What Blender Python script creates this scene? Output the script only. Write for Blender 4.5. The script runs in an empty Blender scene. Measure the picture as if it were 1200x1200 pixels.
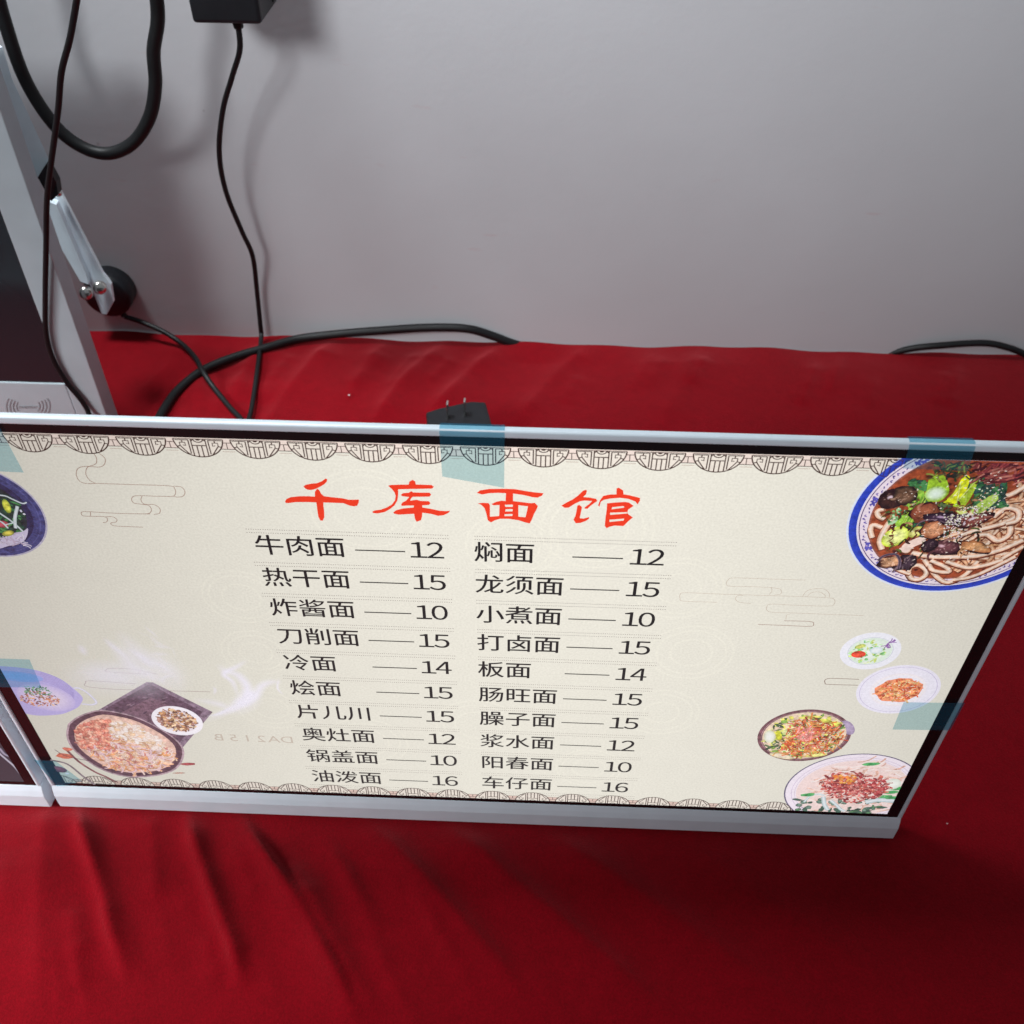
import bpy, bmesh, math, random
import numpy as np
from mathutils import Vector, Matrix
from mathutils.geometry import tessellate_polygon

scene = bpy.context.scene
COL = scene.collection

# ------------------------------------------------------------------ camera
CAM_R = [[0.9991855335351236, 0.04016358431518115, 0.0038930796404823935],
         [0.030820700671087636, -0.697344881712896, -0.7160727619165259],
         [-0.026045229587642757, 0.7156095321078216, -0.6980147875023441]]
CAM_C = Vector((0.03363029266217345, -0.3074389510753753, 0.5315045459674731))
# rows above: image right, image down, forward (world axes)
RX, RD, RF = (Vector(r) for r in ((CAM_R[0]), (CAM_R[1]), (CAM_R[2])))
RF = RX.cross(RD).normalized()
cam_data = bpy.data.cameras.new('camera')
cam = bpy.data.objects.new('camera', cam_data)
COL.objects.link(cam)
m = Matrix.Identity(4)
m.col[0][:3] = RX
m.col[1][:3] = -RD
m.col[2][:3] = -RF
m.col[3][:3] = CAM_C
cam.matrix_world = m
cam_data.sensor_width = 36
cam_data.sensor_fit = 'HORIZONTAL'
cam_data.lens = 36.0
cam_data.clip_start = 0.01
cam_data.clip_end = 50
cam_data.dof.use_dof = True
cam_data.dof.focus_distance = 0.50
cam_data.dof.aperture_fstop = 20
scene.camera = cam

# ------------------------------------------------------------------ light
world = bpy.data.worlds.new('World')
scene.world = world
world.use_nodes = True
wn = world.node_tree.nodes
wn['Background'].inputs[0].default_value = (0.86, 0.93, 1.0, 1)
wn['Background'].inputs[1].default_value = 0.215

def spot(name, loc, aim, power, size_deg, blend, radius, color):
    d = bpy.data.lights.new(name, 'SPOT')
    d.energy = power
    d.spot_size = math.radians(size_deg)
    d.spot_blend = blend
    d.shadow_soft_size = radius
    d.color = color
    o = bpy.data.objects.new(name, d)
    COL.objects.link(o)
    o.location = loc
    o.rotation_euler = (Vector(aim) - Vector(loc)).to_track_quat('-Z', 'Y').to_euler()
    return o
spot('ceiling_lamp', (-0.78, -1.15, 1.30), (0.02, 0.49, 0.55), 176, 36, 1.0, 0.30, (0.98, 0.98, 1.0))
ld = bpy.data.lights.new('side_fill', 'AREA')  # added fill from the left for the left-to-right falloff and crease highlights
ld.shape = 'RECTANGLE'; ld.size = 0.45; ld.size_y = 0.5; ld.energy = 5.9; ld.spread = math.radians(58); ld.color = (0.93, 0.98, 1.0)
lo = bpy.data.objects.new('side_fill', ld); COL.objects.link(lo)
lo.location = (-1.05, -0.45, 0.62)
lo.rotation_euler = (Vector((-0.70, -0.14, 0.0)) - lo.location).to_track_quat('-Z', 'Y').to_euler()

pd = bpy.data.lights.new('overhead_fill', 'AREA')  # added soft overhead light to lift the rear cloth and frame tops
pd.size = 0.35; pd.energy = 3.4; pd.spread = math.radians(58); pd.color = (0.92, 0.97, 1.0)
po = bpy.data.objects.new('overhead_fill', pd); COL.objects.link(po)
po.location = (-0.60, 0.36, 1.70)
po.rotation_euler = (Vector((-0.22, 0.42, 0.0)) - po.location).to_track_quat('-Z', 'Y').to_euler()

scene.view_settings.view_transform = 'Standard'
scene.view_settings.look = 'None'
scene.view_settings.exposure = 0
scene.view_settings.gamma = 1
scene.cycles.transparent_max_bounces = 64
scene.cycles.max_bounces = 8

# ------------------------------------------------------------------ helpers
def ray(px, py):
    return RF + RX * ((px - 600) / 1200) + RD * ((py - 600) / 1200)
def on_y(px, py, Y):
    d = ray(px, py); return CAM_C + d * ((Y - CAM_C.y) / d.y)
def on_z(px, py, Z):
    d = ray(px, py); return CAM_C + d * ((Z - CAM_C.z) / d.z)
def S(px, py):
    """point of the printed picture (mm on the screen) seen at a place of the photo"""
    p = on_y(px, py, 0); return (p.x * 1000, p.z * 1000)

def lin(c):
    c = c / 255.0
    return c / 12.92 if c <= 0.04045 else ((c + 0.055) / 1.055) ** 2.4
def L3(c):
    return tuple(lin(v) for v in c[:3])

def link(name, me, mat=None, parent=None):
    o = bpy.data.objects.new(name, me)
    COL.objects.link(o)
    if mat is not None and not me.materials:
        me.materials.append(mat)
    if parent is not None:
        o.parent = parent
    return o
def tag(o, label=None, cat=None, group=None, kind=None):
    if label: o['label'] = label
    if cat: o['category'] = cat
    if group: o['group'] = group
    if kind: o['kind'] = kind
    return o
def empty(name, loc, label, cat, group=None):
    o = bpy.data.objects.new(name, None)
    o.empty_display_size = 0.02
    COL.objects.link(o)
    o.location = loc
    return tag(o, label, cat, group)
def bm_mesh(name, bm, smooth=False):
    bmesh.ops.recalc_face_normals(bm, faces=bm.faces)
    me = bpy.data.meshes.new(name)
    bm.to_mesh(me); bm.free()
    if smooth:
        for p in me.polygons: p.use_smooth = True
    return me
def box_bm(x0, x1, y0, y1, z0, z1, bevel=0.0, seg=2, bm=None):
    b = bmesh.new()
    bmesh.ops.create_cube(b, size=1)
    for v in b.verts:
        v.co = Vector((x0 + (v.co.x + .5) * (x1 - x0), y0 + (v.co.y + .5) * (y1 - y0), z0 + (v.co.z + .5) * (z1 - z0)))
    if bevel > 0:
        bmesh.ops.bevel(b, geom=b.edges[:], offset=bevel, segments=seg, profile=0.5, affect='EDGES')
    if bm is None: return b
    tmp = bpy.data.meshes.new('tmp'); b.to_mesh(tmp); b.free(); bm.from_mesh(tmp); bpy.data.meshes.remove(tmp)
    return bm
def prism(poly, off, bevel=0.0, bm=None):
    """poly: list of 3d points (front), off: extrusion vector"""
    b = bmesh.new() if bm is None else bm
    f = [b.verts.new(Vector(p)) for p in poly]
    g = [b.verts.new(Vector(p) + Vector(off)) for p in poly]
    b.faces.new(f); b.faces.new(g[::-1])
    n = len(f)
    for i in range(n):
        b.faces.new((f[i], g[i], g[(i + 1) % n], f[(i + 1) % n]))
    if bevel > 0:
        bmesh.ops.recalc_face_normals(b, faces=b.faces)
        bmesh.ops.bevel(b, geom=b.edges[:], offset=bevel, segments=2, profile=0.5, affect='EDGES')
    return b
def catmull(pts, n=8):
    pts = [Vector(p) for p in pts]
    if len(pts) < 3:
        return [pts[0].lerp(pts[-1], t / n) for t in range(n + 1)]
    P = [pts[0] * 2 - pts[1]] + pts + [pts[-1] * 2 - pts[-2]]
    out = []
    for i in range(1, len(P) - 2):
        a, b, c, d = P[i - 1], P[i], P[i + 1], P[i + 2]
        for k in range(n):
            t = k / n
            out.append(0.5 * ((2 * b) + (c - a) * t + (2 * a - 5 * b + 4 * c - d) * t * t + (3 * b - a - 3 * c + d) * t ** 3))
    out.append(pts[-1])
    return out
def tube(name, pts, r, mat, parent=None, n=10, seg=12, smooth_path=True):
    path = catmull(pts, n) if smooth_path else [Vector(p) for p in pts]
    radii = r if callable(r) else (lambda t: r)
    verts, faces = [], []
    t0 = (path[1] - path[0]).normalized()
    nrm = t0.orthogonal().normalized()
    for i, p in enumerate(path):
        a = path[max(i - 1, 0)]; b = path[min(i + 1, len(path) - 1)]
        t = (b - a).normalized()
        nrm = (nrm - t * nrm.dot(t)).normalized()
        bi = t.cross(nrm)
        rr = radii(i / (len(path) - 1))
        for k in range(seg):
            an = 2 * math.pi * k / seg
            verts.append(p + (nrm * math.cos(an) + bi * math.sin(an)) * rr)
    for i in range(len(path) - 1):
        for k in range(seg):
            k2 = (k + 1) % seg
            faces.append((i * seg + k, i * seg + k2, (i + 1) * seg + k2, (i + 1) * seg + k))
    faces.append(tuple(range(seg))[::-1])
    faces.append(tuple((len(path) - 1) * seg + k for k in range(seg)))
    me = bpy.data.meshes.new(name)
    me.from_pydata([tuple(v) for v in verts], [], faces)
    for p in me.polygons: p.use_smooth = True
    return link(name, me, mat, parent)
def lathe(name, prof, mat, parent=None, seg=28, mtx=None):
    """prof: (radius, height) pairs revolved about local z"""
    b = bmesh.new()
    rings = []
    for r, h in prof:
        rings.append([b.verts.new((r * math.cos(2 * math.pi * k / seg), r * math.sin(2 * math.pi * k / seg), h)) for k in range(seg)])
    for i in range(len(rings) - 1):
        for k in range(seg):
            b.faces.new((rings[i][k], rings[i][(k + 1) % seg], rings[i + 1][(k + 1) % seg], rings[i + 1][k]))
    b.faces.new(rings[0][::-1]); b.faces.new(rings[-1])
    if mtx is not None: bmesh.ops.transform(b, matrix=mtx, verts=b.verts)
    me = bm_mesh(name, b, True)
    return link(name, me, mat, parent)

# ------------------------------------------------------------------ materials
def new_mat(name):
    mt = bpy.data.materials.new(name); mt.use_nodes = True
    nt = mt.node_tree
    return mt, nt, nt.nodes, nt.links, nt.nodes['Principled BSDF']
def simple(name, color, rough=0.5, metal=0.0, spec=0.5, bump=0.0, bscale=400, var=0.0, vscale=60, coat=0.0):
    mt, nt, N, K, P = new_mat(name)
    P.inputs['Base Color'].default_value = (*color, 1)
    P.inputs['Roughness'].default_value = rough
    P.inputs['Metallic'].default_value = metal
    P.inputs['Specular IOR Level'].default_value = spec
    P.inputs['Coat Weight'].default_value = coat
    tc = N.new('ShaderNodeTexCoord')
    if bump > 0:
        nz = N.new('ShaderNodeTexNoise'); nz.inputs['Scale'].default_value = bscale; nz.inputs['Detail'].default_value = 4
        K.new(tc.outputs['Object'], nz.inputs['Vector'])
        b = N.new('ShaderNodeBump'); b.inputs['Strength'].default_value = bump; b.inputs['Distance'].default_value = 0.0004
        K.new(nz.outputs['Fac'], b.inputs['Height']); K.new(b.outputs[0], P.inputs['Normal'])
    if var > 0:
        nz = N.new('ShaderNodeTexNoise'); nz.inputs['Scale'].default_value = vscale; nz.inputs['Detail'].default_value = 6
        K.new(tc.outputs['Object'], nz.inputs['Vector'])
        mr = N.new('ShaderNodeMapRange'); mr.inputs['From Min'].default_value = .3; mr.inputs['From Max'].default_value = .7
        mr.inputs['To Min'].default_value = 1 - var; mr.inputs['To Max'].default_value = 1 + var
        K.new(nz.outputs['Fac'], mr.inputs['Value'])
        mx = N.new('ShaderNodeVectorMath'); mx.operation = 'SCALE'; mx.inputs[0].default_value = color
        K.new(mr.outputs[0], mx.inputs['Scale']); K.new(mx.outputs[0], P.inputs['Base Color'])
    return mt
M_silver = simple('silver_painted_metal', (0.78, 0.88, 0.95), 0.36, 0.10, 0.5, 0.05, 2500, 0.03, 80)
M_silver2 = simple('grey_painted_metal', (0.47, 0.55, 0.59), 0.42, 0.15, 0.5, 0.05, 1500, 0.04, 40)
M_bezel = simple('black_bezel', (0.008, 0.008, 0.009), 0.22, 0.0, 0.45)
M_black = simple('black_plastic', (0.009, 0.010, 0.013), 0.42, 0.0, 0.4, 0.15, 1800, 0.15, 90)
M_rubber = simple('black_cable_rubber', (0.006, 0.0065, 0.0075), 0.5, 0.0, 0.35, 0.1, 900, 0.2, 60)
M_steel = simple('bright_steel', (0.72, 0.70, 0.66), 0.22, 1.0, 0.5)
M_brass = simple('nickel_prong', (0.78, 0.76, 0.72), 0.25, 1.0, 0.5)
M_glass = simple('dark_display_glass', (0.016, 0.019, 0.024), 0.14, 0.0, 0.6)
M_lint = simple('pale_lint', (0.55, 0.42, 0.42), 0.9)

def wall_mat():
    mt, nt, N, K, P = new_mat('painted_plaster')
    tc = N.new('ShaderNodeTexCoord')
    n1 = N.new('ShaderNodeTexNoise'); n1.inputs['Scale'].default_value = 5; n1.inputs['Detail'].default_value = 5
    n2 = N.new('ShaderNodeTexNoise'); n2.inputs['Scale'].default_value = 260; n2.inputs['Detail'].default_value = 3
    n3 = N.new('ShaderNodeTexVoronoi'); n3.inputs['Scale'].default_value = 17; n3.inputs['Randomness'].default_value = 1
    for n in (n1, n2, n3): K.new(tc.outputs['Object'], n.inputs['Vector'])
    cr = N.new('ShaderNodeValToRGB')
    cr.color_ramp.elements[0].position = .32; cr.color_ramp.elements[0].color = (0.515, 0.532, 0.555, 1)
    cr.color_ramp.elements[1].position = .68; cr.color_ramp.elements[1].color = (0.545, 0.565, 0.590, 1)
    K.new(n1.outputs['Fac'], cr.inputs[0])
    # small dark and pale flecks in the paint
    fl = N.new('ShaderNodeMapRange'); fl.inputs['From Min'].default_value = 0.018; fl.inputs['From Max'].default_value = 0.03
    fl.inputs['To Min'].default_value = 0.80; fl.inputs['To Max'].default_value = 1.0
    K.new(n3.outputs['Distance'], fl.inputs['Value'])
    # faint pink scuffs
    mp = N.new('ShaderNodeMapping'); mp.inputs['Scale'].default_value = (9, 1, 45); mp.inputs['Rotation'].default_value = (0, 0.3, 0)
    K.new(tc.outputs['Object'], mp.inputs['Vector'])
    n4 = N.new('ShaderNodeTexNoise'); n4.inputs['Scale'].default_value = 2.3; n4.inputs['Detail'].default_value = 3
    K.new(mp.outputs[0], n4.inputs['Vector'])
    sc = N.new('ShaderNodeMapRange'); sc.inputs['From Min'].default_value = .70; sc.inputs['From Max'].default_value = .80
    sc.inputs['To Max'].default_value = .35
    K.new(n4.outputs['Fac'], sc.inputs['Value'])
    m1 = N.new('ShaderNodeMix'); m1.data_type = 'RGBA'; m1.inputs[7].default_value = (0.50, 0.33, 0.34, 1)
    K.new(sc.outputs[0], m1.inputs[0]); K.new(cr.outputs[0], m1.inputs[6])
    v = N.new('ShaderNodeVectorMath'); v.operation = 'SCALE'
    K.new(m1.outputs[2], v.inputs[0]); K.new(fl.outputs[0], v.inputs['Scale'])
    K.new(v.outputs[0], P.inputs['Base Color'])
    P.inputs['Roughness'].default_value = 0.62
    b = N.new('ShaderNodeBump'); b.inputs['Strength'].default_value = .16; b.inputs['Distance'].default_value = .0006
    b2 = N.new('ShaderNodeBump'); b2.inputs['Strength'].default_value = .2; b2.inputs['Distance'].default_value = .0025
    n5 = N.new('ShaderNodeTexNoise'); n5.inputs['Scale'].default_value = 14; n5.inputs['Detail'].default_value = 3
    K.new(tc.outputs['Object'], n5.inputs['Vector'])
    K.new(n5.outputs['Fac'], b2.inputs['Height']); K.new(n2.outputs['Fac'], b.inputs['Height'])
    K.new(b2.outputs[0], b.inputs['Normal']); K.new(b.outputs[0], P.inputs['Normal'])
    return mt
def velvet_mat():
    mt, nt, N, K, P = new_mat('red_velvet')
    tc = N.new('ShaderNodeTexCoord')
    n1 = N.new('ShaderNodeTexNoise'); n1.inputs['Scale'].default_value = 11; n1.inputs['Detail'].default_value = 6; n1.inputs['Roughness'].default_value = .6
    n2 = N.new('ShaderNodeTexNoise'); n2.inputs['Scale'].default_value = 750; n2.inputs['Detail'].default_value = 4; n2.inputs['Roughness'].default_value = .75
    n3 = N.new('ShaderNodeTexNoise'); n3.inputs['Scale'].default_value = 120; n3.inputs['Detail'].default_value = 4
    for n in (n1, n2, n3): K.new(tc.outputs['Object'], n.inputs['Vector'])
    a = N.new('ShaderNodeMath'); a.operation = 'MULTIPLY_ADD'; a.inputs[1].default_value = .45
    K.new(n2.outputs['Fac'], a.inputs[0])
    a2 = N.new('ShaderNodeMath'); a2.operation = 'MULTIPLY_ADD'; a2.inputs[1].default_value = .35
    K.new(n1.outputs['Fac'], a2.inputs[0]); a.inputs[1].default_value = .62; a2.inputs[1].default_value = .20
    a3 = N.new('ShaderNodeMath'); a3.operation = 'MULTIPLY'; a3.inputs[1].default_value = .18
    K.new(n3.outputs['Fac'], a3.inputs[0]); K.new(a3.outputs[0], a2.inputs[2]); K.new(a2.outputs[0], a.inputs[2])
    cr = N.new('ShaderNodeValToRGB')
    cr.color_ramp.elements[0].position = .34; cr.color_ramp.elements[0].color = (0.145, 0.0, 0.003, 1)
    cr.color_ramp.elements[1].position = .66; cr.color_ramp.elements[1].color = (0.26, 0.0, 0.006, 1)
    K.new(a.outputs[0], cr.inputs[0]); K.new(cr.outputs[0], P.inputs['Base Color'])
    P.inputs['Roughness'].default_value = 0.85
    P.inputs['Specular IOR Level'].default_value = 0.08
    P.inputs['Sheen Weight'].default_value = 0.75
    P.inputs['Sheen Roughness'].default_value = 0.42
    P.inputs['Sheen Tint'].default_value = (1.0, 0.20, 0.22, 1)
    b = N.new('ShaderNodeBump'); b.inputs['Strength'].default_value = .6; b.inputs['Distance'].default_value = .0007
    K.new(n2.outputs['Fac'], b.inputs['Height']); K.new(b.outputs[0], P.inputs['Normal'])
    return mt
def print_mat(name, alpha=False):
    """a lit LCD picture: the colours come from the mesh, the panel dims and greys off its axis"""
    mt, nt, N, K, P = new_mat(name)
    at = N.new('ShaderNodeAttribute'); at.attribute_name = 'ink'
    ge = N.new('ShaderNodeNewGeometry')
    sp = N.new('ShaderNodeSeparateXYZ'); K.new(ge.outputs['Incoming'], sp.inputs[0])
    def math_(op, a, b=None, c=None):
        n = N.new('ShaderNodeMath'); n.operation = op
        for i, v in enumerate((a, b, c)):
            if v is None: continue
            if isinstance(v, (int, float)): n.inputs[i].default_value = v
            else: K.new(v, n.inputs[i])
        return n.outputs[0]
    hx = math_('ADD', sp.outputs[0], 0.01)
    h2 = math_('MULTIPLY', hx, hx)
    vz = math_('MULTIPLY', sp.outputs[2], sp.outputs[2])
    vz = math_('MAXIMUM', math_('ADD', vz, -0.42), 0.0)
    k = math_('SUBTRACT', math_('SUBTRACT', 1.0, math_('MULTIPLY', h2, 1.65)), math_('MULTIPLY', vz, 0.34))
    k = math_('MAXIMUM', k, 0.3)
    # twisted-nematic panel: it goes dark when seen from below
    lo_ = N.new('ShaderNodeMapRange'); lo_.interpolation_type = 'SMOOTHSTEP'
    lo_.inputs['From Min'].default_value = -0.55; lo_.inputs['From Max'].default_value = 0.15
    lo_.inputs['To Min'].default_value = 0.10; lo_.inputs['To Max'].default_value = 1.0
    K.new(sp.outputs[2], lo_.inputs['Value'])
    k = math_('MULTIPLY', k, lo_.outputs[0])
    tc = N.new('ShaderNodeTexCoord')
    nz = N.new('ShaderNodeTexNoise'); nz.inputs['Scale'].default_value = 950; nz.inputs['Detail'].default_value = 2
    K.new(tc.outputs['Object'], nz.inputs['Vector'])
    nb = N.new('ShaderNodeTexNoise'); nb.inputs['Scale'].default_value = 70; nb.inputs['Detail'].default_value = 5
    K.new(tc.outputs['Object'], nb.inputs['Vector'])
    g = math_('MULTIPLY_ADD', nz.outputs['Fac'], 0.32, 0.84)
    g2 = math_('MULTIPLY_ADD', nb.outputs['Fac'], 0.06, 0.97)
    k = math_('MULTIPLY', math_('MULTIPLY', k, g), g2)
    v = N.new('ShaderNodeVectorMath'); v.operation = 'SCALE'
    K.new(at.outputs['Color'], v.inputs[0]); K.new(k, v.inputs['Scale'])
    hz = N.new('ShaderNodeVectorMath'); hz.operation = 'SCALE'; hz.inputs[0].default_value = (0.11, 0.10, 0.10)
    K.new(vz, hz.inputs['Scale'])
    ad = N.new('ShaderNodeVectorMath'); ad.operation = 'ADD'
    K.new(v.outputs[0], ad.inputs[0]); K.new(hz.outputs[0], ad.inputs[1])
    P.inputs['Base Color'].default_value = (0.02, 0.02, 0.02, 1)
    P.inputs['Roughness'].default_value = 0.35
    P.inputs['Specular IOR Level'].default_value = 0.25
    K.new(ad.outputs[0], P.inputs['Emission Color'])
    P.inputs['Emission Strength'].default_value = 1.0
    if alpha:
        out = N['Material Output']
        tr = N.new('ShaderNodeBsdfTransparent'); mx = N.new('ShaderNodeMixShader')
        K.new(at.outputs['Alpha'], mx.inputs[0]); K.new(tr.outputs[0], mx.inputs[1]); K.new(P.outputs[0], mx.inputs[2])
        K.new(mx.outputs[0], out.inputs['Surface'])
    return mt
def food_mat(src):
    mt = src.copy(); mt.name = 'screen_food_picture'
    N, K = mt.node_tree.nodes, mt.node_tree.links
    at = [n for n in N if n.type == 'ATTRIBUTE'][0]
    dst = [l.to_socket for l in at.outputs['Color'].links]
    tc = N.new('ShaderNodeTexCoord')
    n1 = N.new('ShaderNodeTexNoise'); n1.inputs['Scale'].default_value = 330; n1.inputs['Detail'].default_value = 7; n1.inputs['Roughness'].default_value = .72
    K.new(tc.outputs['Object'], n1.inputs['Vector'])
    r = N.new('ShaderNodeMapRange'); r.inputs['From Min'].default_value = .30; r.inputs['From Max'].default_value = .70
    r.inputs['To Min'].default_value = .30; r.inputs['To Max'].default_value = 1.75
    K.new(n1.outputs['Fac'], r.inputs['Value'])
    # darker colours mottle strongly, near-white ones hardly
    sp = N.new('ShaderNodeSeparateColor'); K.new(at.outputs['Color'], sp.inputs[0])
    lm = N.new('ShaderNodeMapRange'); lm.inputs['From Min'].default_value = .32; lm.inputs['From Max'].default_value = .8
    lm.inputs['To Min'].default_value = 1.0; lm.inputs['To Max'].default_value = .06
    K.new(sp.outputs[2], lm.inputs['Value'])
    mx = N.new('ShaderNodeMix'); mx.data_type = 'FLOAT'; mx.inputs[2].default_value = 1.0
    K.new(lm.outputs[0], mx.inputs[0]); K.new(r.outputs[0], mx.inputs[3])
    v = N.new('ShaderNodeVectorMath'); v.operation = 'SCALE'
    K.new(at.outputs['Color'], v.inputs[0]); K.new(mx.outputs[0], v.inputs['Scale'])
    for d in dst: K.new(v.outputs[0], d)
    return mt
def tape_mat():
    mt, nt, N, K, P = new_mat('blue_film_tape')
    out = N['Material Output']
    tr = N.new('ShaderNodeBsdfTransparent'); tr.inputs[0].default_value = (0.61, 0.81, 0.86, 1)
    P.inputs['Base Color'].default_value = (0.06, 0.42, 0.68, 1)
    P.inputs['Roughness'].default_value = 0.14
    tc = N.new('ShaderNodeTexCoord'); mp = N.new('ShaderNodeMapping'); mp.inputs['Scale'].default_value = (40, 60, 320)
    nz = N.new('ShaderNodeTexNoise'); nz.inputs['Scale'].default_value = 1.0; nz.inputs['Detail'].default_value = 3
    K.new(tc.outputs['Object'], mp.inputs['Vector']); K.new(mp.outputs[0], nz.inputs['Vector'])
    bp = N.new('ShaderNodeBump'); bp.inputs['Strength'].default_value = .6; bp.inputs['Distance'].default_value = .0012
    K.new(nz.outputs['Fac'], bp.inputs['Height']); K.new(bp.outputs[0], P.inputs['Normal'])
    mx = N.new('ShaderNodeMixShader'); mx.inputs[0].default_value = 0.14
    K.new(tr.outputs[0], mx.inputs[1]); K.new(P.outputs[0], mx.inputs[2]); K.new(mx.outputs[0], out.inputs['Surface'])
    return mt
M_wall, M_velvet, M_print, M_steam, M_tape = wall_mat(), velvet_mat(), print_mat('screen_picture'), print_mat('screen_steam', True), tape_mat()
M_food = food_mat(M_print)

# ------------------------------------------------------------------ setting
TZ = -0.0265      # table top level
WY = 0.494        # wall
bm = bmesh.new()
v = [bm.verts.new(p) for p in ((-2.2, WY, -0.8), (2.2, WY, -0.8), (2.2, WY, 1.9), (-2.2, WY, 1.9))]
bm.faces.new(v)
me = bm_mesh('wall', bm)
wall = link('wall', me, M_wall)
if me.polygons[0].normal.y > 0: me.flip_normals()
tag(wall, kind='structure')

# cloth ----------------------------------------------------------------
def fold_path(px): return [on_z(x, y, TZ) for x, y in px]
FOLDS = []   # (2d path, height, width on one side, width on the other)
def fold(px, h, w1, w2, z=None):
    FOLDS.append(([(p.x, p.y) for p in catmull(fold_path(px), 5)], h, w1, w2))
fold([(60, 930), (52, 1000), (50, 1080), (48, 1200)], .0035, .020, .010)
fold([(86, 940), (103, 990), (122, 1050), (131, 1090), (150, 1150)], .0066, .0065, .0036)
fold([(176, 950), (180, 1000), (184, 1060)], .0020, .006, .008)
fold([(216, 945), (236, 1010), (255, 1065), (272, 1110), (285, 1160)], .0070, .0065, .0038)
fold([(278, 945), (312, 1003), (345, 1050), (372, 1100), (398, 1150), (420, 1200)], .0066, .0030, .010)
fold([(330, 1000), (380, 1080), (440, 1200)], .0045, .008, .012)
fold([(430, 960), (520, 1060), (640, 1200)], .0058, .008, .014)
fold([(520, 965), (640, 1070), (790, 1200)], .0055, .009, .016)
fold([(640, 975), (760, 1060), (960, 1200)], .0045, .012, .02)
fold([(800, 985), (900, 1060), (1060, 1160)], .0025, .02, .03)
fold([(10, 1000), (0, 1080), (-20, 1200)], .003, .02, .02)
# behind the monitors
fold([(392, 398), (362, 430), (330, 470), (300, 520)], .0048, .018, .0090)
fold([(310, 402), (292, 430), (276, 470)], .0048, .018, .0090)
fold([(520, 402), (492, 430), (462, 462), (430, 510)], .0056, .018, .0090)
fold([(592, 402), (560, 428), (530, 458), (500, 490)], .0052, .018, .0090)
fold([(455, 400), (432, 425), (405, 470)], .0030, .008, .012)
fold([(690, 404), (650, 440), (600, 500)], .0035, .012, .012)
fold([(820, 410), (800, 450), (770, 510)], .0030, .014, .014)
fold([(1010, 412), (1005, 450), (1000, 510)], .0014, .02, .02)
fold([(215, 392), (230, 430), (240, 480)], .0035, .010, .014)
_r = random.Random(12)
for _ in range(26):      # small wrinkles fanning out in front
    px, py = _r.uniform(-20, 620), _r.uniform(950, 1120)
    sl = .12 + px / 1100
    ln = _r.uniform(50, 150)
    fold([(px, py), (px + sl * ln * .5 + _r.uniform(-3, 3), py + ln * .5), (px + sl * ln, py + ln)], _r.uniform(.0006, .0016), _r.uniform(.003, .008), _r.uniform(.003, .008))
for _ in range(20):      # and behind the monitor
    px, py = _r.uniform(180, 1150), _r.uniform(405, 450)
    sl = -.9 + max(0, px - 500) / 900
    ln = _r.uniform(25, 60)
    fold([(px, py), (px + sl * ln * .5, py + ln * .5), (px + sl * ln + _r.uniform(-4, 4), py + ln)], _r.uniform(.0007, .0018), _r.uniform(.006, .012), _r.uniform(.005, .009))
xs = np.concatenate([np.arange(-1.15, -.45, .014), np.arange(-.45, .62, .0024), np.arange(.62, 1.151, .014)])
ys = np.concatenate([[-.405, -.400], np.arange(-.392, -.26, .008), np.arange(-.26, WY - .002, .0024), [WY - .001]])
X, Y = np.meshgrid(xs, ys)
rng = np.random.RandomState(3)
Z = np.zeros_like(X)
for _ in range(26):
    kx, ky = rng.normal(0, 14, 2); ph = rng.rand() * 6.28
    Z += .00035 * np.sin(kx * X + ky * Y + ph)
for path, h, w1, w2 in FOLDS:
    best = np.full(X.shape, 9.0); side = np.zeros_like(X); T = np.zeros_like(X)
    n = len(path) - 1
    for i in range(n):
        ax, ay = path[i]; bx, by = path[i + 1]
        dx, dy = bx - ax, by - ay; l2 = dx * dx + dy * dy
        t = np.clip(((X - ax) * dx + (Y - ay) * dy) / l2, 0, 1)
        qx, qy = X - ax - t * dx, Y - ay - t * dy
        d = np.hypot(qx, qy); mm = d < best
        best[mm] = d[mm]; side[mm] = np.sign(dx * qy - dy * qx)[mm]; T[mm] = ((i + t) / n)[mm]
    w = np.where(side > 0, w1, w2)
    prof = np.exp(-(best / w) ** 1.35)
    fade = np.clip(np.sin(np.pi * np.clip(T * .92 + .06, 0, 1)) * 1.6, 0, 1)
    wob = .86 + .14 * np.sin(T * 7.0 + h * 4000) + .07 * np.sin(T * 17.0 + h * 9000)
    Z += 1.25 * h * prof * fade * wob
Z -= Z.mean()
# keep the cloth flat where the monitors and the plug stand
Z = np.minimum(Z, .010)
press = np.exp(-((Y - .004) / .014) ** 2) * (X < .27)
Z = Z * (1 - .85 * press) - .0012 * press
edge = np.clip((WY - Y) / .03, 0, 1)
Z = Z * (.2 + .8 * edge) + (1 - edge) * (.0012 * np.sin(X * 31 + 1) + .0008 * np.sin(X * 83))
verts = np.stack([X, Y, Z + TZ], -1).reshape(-1, 3).tolist()
nx, ny = len(xs), len(ys)
faces = [(j * nx + i, j * nx + i + 1, (j + 1) * nx + i + 1, (j + 1) * nx + i) for j in range(ny - 1) for i in range(nx - 1)]
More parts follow.
